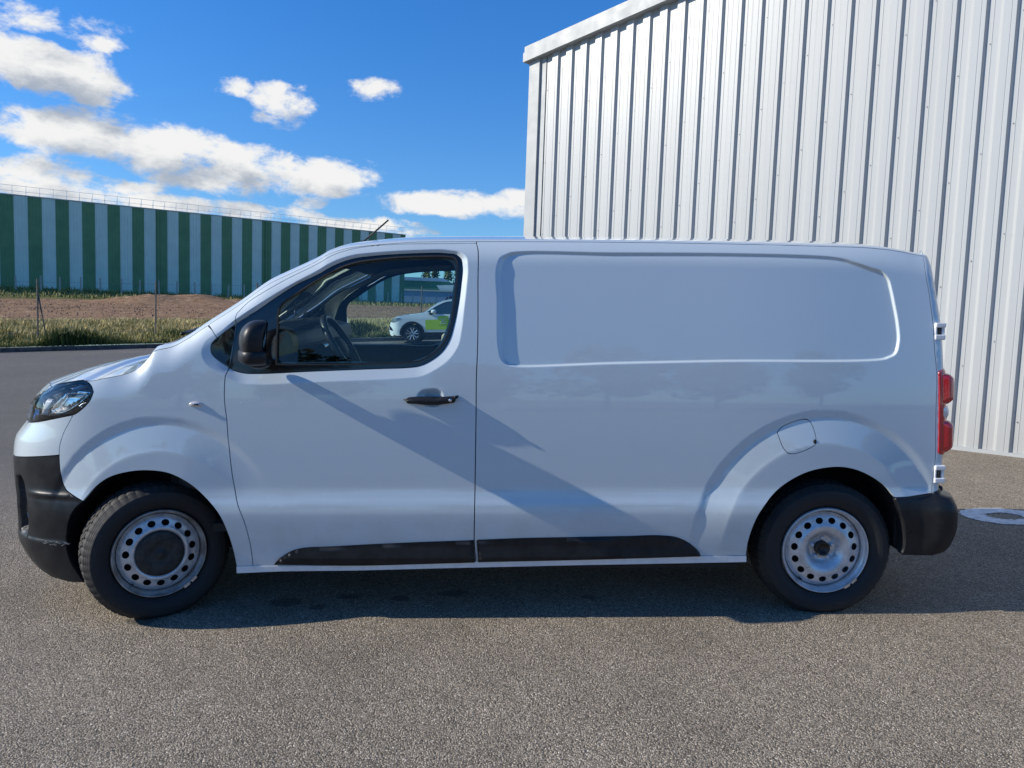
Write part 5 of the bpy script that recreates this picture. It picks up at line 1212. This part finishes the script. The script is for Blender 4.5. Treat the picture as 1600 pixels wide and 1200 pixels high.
for mir in (False, True):
    sd = panel('car_side', join(prof, low), M['carpaint'], car, fn=cs, holes=[glz], step=.08, mirror=mir, flange=.0)
    panel('side_window', inset(glz, -.01), M['carglass'], sd, fn=lambda x, z: cs(x, z)+[0, .012, 0], step=.15, mirror=mir, flange=0)
    panel('lime_band', curve([[.50, .50], [.50, .86], [2.2, .90], [2.2, .545], [.9, .50]], .1, True, 30), M['lime'], sd, fn=lambda x, z: cs(x, z)+[0, -.004, 0], step=.1, mirror=mir, flange=0)
    panel('lower_trim', join(arcp(0, .47, 185, 2), [[.47, .40], [2.17, .42]], arcp(2.64, .47, 175, -5), [[3.1, .25]], arcp(2.64, .39, -8, 186), [[2.2, .25], [.42, .25]], arcp(0, .39, -6, 188)), M['black_plastic'], sd, fn=lambda x, z: cs(x, z)+[0, -.012, 0], step=.1, mirror=mir, flange=.01)
    sg = -1 if mir else 1
    if not mir:
        # emblem: pale square with a crossed leaf mark
        mb = MB(); y = float(cs(1.18, .84)[1])-.008
        mb.box((.97, y-.004, .68), (1.36, y, 1.01)); mb.obj('emblem_square', M['lime'], sd)
        mb = MB()
        for sx_ in (1, -1):
            mb.tube([(1.165-.11*sx_, y-.008, .92), (1.165-.03*sx_, y-.008, .87), (1.165+.03*sx_, y-.008, .82), (1.165+.11*sx_, y-.008, .77)], .014, 4)
        mb.tube([(1.06, y-.008, .735), (1.27, y-.008, .735)], .012, 4); mb.obj('emblem_mark', M['carpaint'], sd)
    mb = MB(); V, F = blob((.82, -.98, 1.17), (.10, .11, .075), 2.6, 16, 10); mb.add([(v[0], sg*v[1], v[2]) for v in V], F); mb.obj('wing_mirror', M['carpaint'], sd, True)
    mb = MB(); V, F = blob((.70, -.93, 1.09), (.08, .09, .035), 2.6, 12, 8); mb.add([(v[0], sg*v[1], v[2]) for v in V], F); mb.obj('mirror_base', M['black_plastic'], sd, True)
    panel('headlight', curve([[-.82, .78], [-.76, .90], [-.55, .945], [-.42, .93], [-.55, .83], [-.72, .76]], .04, True, 40), M['bowl'], sd, fn=lambda x, z: cs(x, z)+[-.006, -.008, 0], step=.06, mirror=mir, flange=.01)
    panel('air_intake', curve([[-.86, .48], [-.86, .64], [-.78, .56], [-.72, .45]], .04, True, 20), M['gloss_black'], sd, fn=lambda x, z: cs(x, z)+[-.006, -.008, 0], step=.06, mirror=mir, flange=.01)
    for (hx, hz) in ((1.55, .98), (2.45, 1.0)):
        mb = MB(); y = float(cs(hx, hz)[1]); mb.tube([(hx-.1, sg*(y-.018), hz), (hx+.1, sg*(y-.018), hz)], .016, 6); mb.obj('door_handle', M['carpaint'], sd)
    for wx in (0, 2.64):
        mb = MB(); V, F = lathe([(.235, .0), (.26, -.012), (.31, -.01), (.335, .01), (.34, .04), (.34, .17), (.31, .2)], 48); mb.add([(v[0]+wx, sg*(v[1]-.86), v[2]+.34) for v in V], F); ty = mb.obj('tyre', M['tyre'], car, True)
        mb = MB()
        for k in range(5):
            for dd in (-.13, .13):
                a = 2*math.pi*k/5+dd+.3; b = 2*math.pi*k/5+dd*2.1+.3
                mb.tube([(wx+.03*math.cos(a), sg*-.862, .34+.03*math.sin(a)), (wx+.228*math.cos(b), sg*-.868, .34+.228*math.sin(b))], [.020, .026], 5)
        V, F = lathe([(.245, -.0), (.235, -.012), (.225, 0), (.22, .05)], 40); mb.add([(v[0]+wx, sg*(v[1]-.86), v[2]+.34) for v in V], F)
        mb.obj('alloy_rim', M['alloy'], ty)
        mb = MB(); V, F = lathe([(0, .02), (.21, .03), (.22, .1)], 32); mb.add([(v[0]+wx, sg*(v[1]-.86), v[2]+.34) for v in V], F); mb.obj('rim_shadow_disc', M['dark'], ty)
# bonnet, windscreen, roof and tail joining the sides
pr = np.array(top+[[3.5, .30]]); full = np.array([[-.84, .26], [-.89, .45], [-.88, .6]]+top+[[3.5, .28]])
full = curve(full, .06); ny = 9
def strip(name, sel, mt, lift=0.):
    V = []; F = []
    q = full[sel]
    for (x, z) in q:
        w_ = float(W2(z, x)); 
        for j in range(ny):
            t_ = j/(ny-1)*2-1; bulge = (1-t_*t_)
            V.append((x-(.05*bulge if x < .2 or z < 1.5 and x < 1.2 else -.05*bulge if x > 3 else 0), w_*t_, z+.035*bulge*(1 if z > .9 else 0)+lift))
    for i in range(len(q)-1):
        for j in range(ny-1): F.append((i*ny+j, i*ny+j+1, (i+1)*ny+j+1, (i+1)*ny+j))
    me = mesh(name, V, F, True); fix_normals(me); return link(name, me, mt, car)
X = full[:, 0]; Zf = full[:, 1]; n = len(full); i_a = int(np.argmax(X > .36)); i_b = int(np.argmax(X > 1.10)); i_c = int(np.argmax(X > 2.95)); i_d = next(i for i in range(i_c, n) if Zf[i] < 1.10)
strip('bonnet', slice(0, i_a+1), M['carpaint']); strip('windscreen', slice(i_a, i_b+1), M['carglass']); strip('roof', slice(i_b, i_c+1), M['carpaint']); strip('rear_window', slice(i_c, i_d+1), M['carglass']); strip('tailgate', slice(i_d, n), M['carpaint'])
mb = MB(); mb.box((-.7, -.82, .22), (3.4, .82, .45)); mb.obj('floor', M['dark'], car)
# beige stone block in front of the car
rs = random.Random(3); V, F = blob((0, 0, 0), (.26, .2, .25), 3.2, 18, 12)
V = [(v[0]*(1+.08*noise.noise(Vector(v)*5)), v[1], v[2]*(1+.08*noise.noise(Vector(v)*5+Vector((3, 3, 3))))) for v in V]
sx_, sy_ = -2.35, 27.9; me = mesh('stone', V, F, True); o = link('stone_block', me, M['stone']); o.location = (sx_, sy_, zp(sx_, sy_)+.18); tag(o, 'rough beige stone block on the asphalt beside the white car', 'stone')

# ------------------------------------------------------------------ low far buildings, poplars and houses
def ray_at(px, d, z):   # helper for laying out the far background by bearing
    return Vector(((px-800)/1200*d*1.0, d, z))
def wbox(mb, x0, x1, y0, y1, z0, z1): mb.box((x0, y0, z0), (x1, y1, z1))
def bld(name, label, cat, parts, group=None, loc=(0, 0, 0)):
    e = empty(name, loc, label, cat, group)
    for nm, mb, mt in parts: fobj(mb, nm, mt, e)
    return e
Y0 = 150.
a = MB(); a.box((-24, Y0, 1.0), (-2, Y0+18, 5.9)); g = MB(); g.box((-24.2, Y0-.2, 5.905), (-1.8, Y0+18.2, 6.2))
lt = MB()
def glyph_c(mb, x, z, s): mb.tube([(x+s*.5*math.cos(t_), Y0-.12, z+s*.6*math.sin(t_)) for t_ in np.linspace(R(40), R(320), 14)], s*.13, 5)
glyph_c(lt, -12.6, 3.7, 2.1)
bld('depot_building', 'long low blue-grey depot with a dark round letter on its wall', 'building', [('wall', a, M['far_blue']), ('roof_edge', g, M['flash']), ('lettering', lt, M['navy'])], loc=(-13, Y0, 3))
a = MB(); a.box((-34, 182, 1.), (-15.8, 195, 9.2)); g = MB(); g.prism([(-34.3, 9.205), (-15.6, 9.205), (-17, 10.0), (-33, 10.0)], 181.7, 195.3)
bld('green_shed', 'dark green low shed beyond the blue-grey depot', 'building', [('wall', a, M['far_green']), ('roof', g, M['far_blue'])], loc=(-25, 182, 3))
a = MB(); a.box((-16, 172, 1.), (6, 186, 6.6)); g = MB(); g.prism([(-16.5, 6.605), (6.5, 6.605), (6.0, 7.6), (-5, 8.6), (-17.5, 7.9)], 171.5, 186.5)
bld('white_roofed_hall', 'hall with a wide pale sloping roof behind the depot', 'building', [('wall', a, M['far_blue']), ('roof', g, M['white_roof'])], loc=(-5, 172, 3))
for i, (hx, hy, hw, hh) in enumerate(((-19.5, 262, 7, 7.6), (-12.5, 275, 8, 7.2), (-26, 285, 7, 7.4))):
    a = MB(); a.box((hx, hy, 2), (hx+hw, hy+7, hh+3.2)); g = MB(); g.prism([(hx-.4, hh+3.21), (hx+hw+.4, hh+3.21), (hx+hw*.5, hh+6.0)], hy-.4, hy+7.4)
    wn_ = MB(); wn_.box((hx+1.2, hy-.06, 7.4), (hx+2.4, hy-.01, 9)); wn_.box((hx+hw-2.4, hy-.06, 7.4), (hx+hw-1.2, hy-.01, 9))
    lb = ['white house with a dark tiled roof far right behind the pale roof', 'wide white house with dark roof, rightmost of the far houses by the poplars', 'white house with a dark roof furthest away behind the poplars'][i]
    bld('far_house', lb, 'house', [('wall', a, M['house']), ('roof', g, M['tile']), ('window', wn_, M['carglass'])], 'white houses behind the poplars', (hx, hy, 2))
def tree(x, y, z, h, r, label, cat, group, kind='poplar', n=1500, seed=0, leaf=.5, name='tree'):
    rg = random.Random(seed); e = empty(name, (x, y, z), label, cat, group)
    mb = MB(); mb.tube([(x, y, z-.5), (x+.1, y, z+h*.5), (x, y, z+h*.9)], [h*.022, h*.014, .03], 7)
    for k in range(8):
        a = rg.uniform(0, 6.28); z0 = z+h*rg.uniform(.15, .6); mb.tube([(x, y, z0), (x+r*.6*math.cos(a), y+r*.6*math.sin(a), z0+h*(.22 if kind == 'poplar' else .12))], [h*.008, .02], 5)
    fobj(mb, 'trunk', M['bark'], e)
    cl = []
    for k in range(26 if kind == 'poplar' else 34):
        f = rg.random(); 
        if kind == 'poplar': rad = r*math.sin(math.pi*min(1, (f*.86+.12)))**.7; zz = z+h*(.10+.88*f); cr = r*.42
        else: zz = z+h*(.30+.62*f); rad = r*math.sqrt(max(0, 1-((f-.42)/.62)**2)); cr = r*.34
        a = rg.uniform(0, 6.28); q = rad*rg.uniform(.2, .85); cl.append((x+q*math.cos(a), y+q*math.sin(a), zz, cr*rg.uniform(.6, 1.1), rg.uniform(.05, .55)))
    V = []; F = []; Tn = []
    for i in range(n):
        c = cl[rg.randrange(len(cl))]; d = Vector((rg.gauss(0, 1), rg.gauss(0, 1), rg.gauss(0, 1.25))).normalized()*c[3]*rg.uniform(.55, 1.05)
        if kind == 'poplar': d.z *= 1.9
        p = Vector(c[:3])+d; s_ = leaf*rg.uniform(.5, 1.2); a = Vector((rg.gauss(0, 1), rg.gauss(0, 1), rg.gauss(0, 1))).normalized(); b_ = a.orthogonal().normalized(); cc = a.cross(b_)
        k = len(V); V += [p+b_*s_*.5, p+cc*s_*.35, p-b_*s_*.5, p-cc*s_*.35]; F.append((k, k+1, k+2, k+3)); Tn += [max(0, min(1, c[4]+rg.uniform(-.1, .12)))]*4
    me = mesh('crown', V, F); at = me.attributes.new('tone', 'FLOAT', 'POINT'); at.data.foreach_set('value', Tn)
    o = link('crown', me, M['leaf'], e); o.matrix_parent_inverse = Matrix.Translation(e.location).inverted(); return e
PL = [(-25.6, 220, 13.9, 2.0, 'leftmost tall slender poplar in the row above the depot'), (-22.9, 222, 14.3, 1.9, 'second slender poplar from the left in the row above the depot'), (-19.2, 221, 14.6, 1.9, 'third poplar from the left, standing just after the gap in the row'), (-16.6, 223, 13.9, 1.9, 'fourth poplar from the left in the row above the depot'), (-12.5, 221, 13.6, 1.8, 'fifth poplar from the left, narrowest of the row'), (-10.0, 223, 14.6, 2.3, 'sixth poplar from the left in the row above the depot'), (-7.2, 222, 15.6, 2.5, 'rightmost and tallest poplar in the row above the depot')]
for i, (x, y, ht, r_, lb) in enumerate(PL): tree(x-.0, y, 2.8, ht-2.3, r_, lb, 'tree', 'poplars beyond the depot', 'poplar', 1600, i, .55, 'poplar_tree')
tree(-33.5, 205, 3, 8.6, 3.0, 'round dark tree peeping out at the right corner of the striped warehouse', 'tree', None, 'round', 1500, 40, .5, 'round_tree')
# trees across the yard behind the viewer: the van's side mirrors them
for i in range(11):
    x = -52+i*10.2+rng.uniform(-2, 2); y = -46+rng.uniform(-5, 4)
    tree(x, y, zp(x, y)-.2, rng.uniform(8, 11.5), rng.uniform(4.2, 6.0), 'broad leafy tree in the row across the yard, mirrored in the side of the van', 'tree', 'trees across the yard from the van', 'round', 2200, 60+i, .75, 'broad_tree')
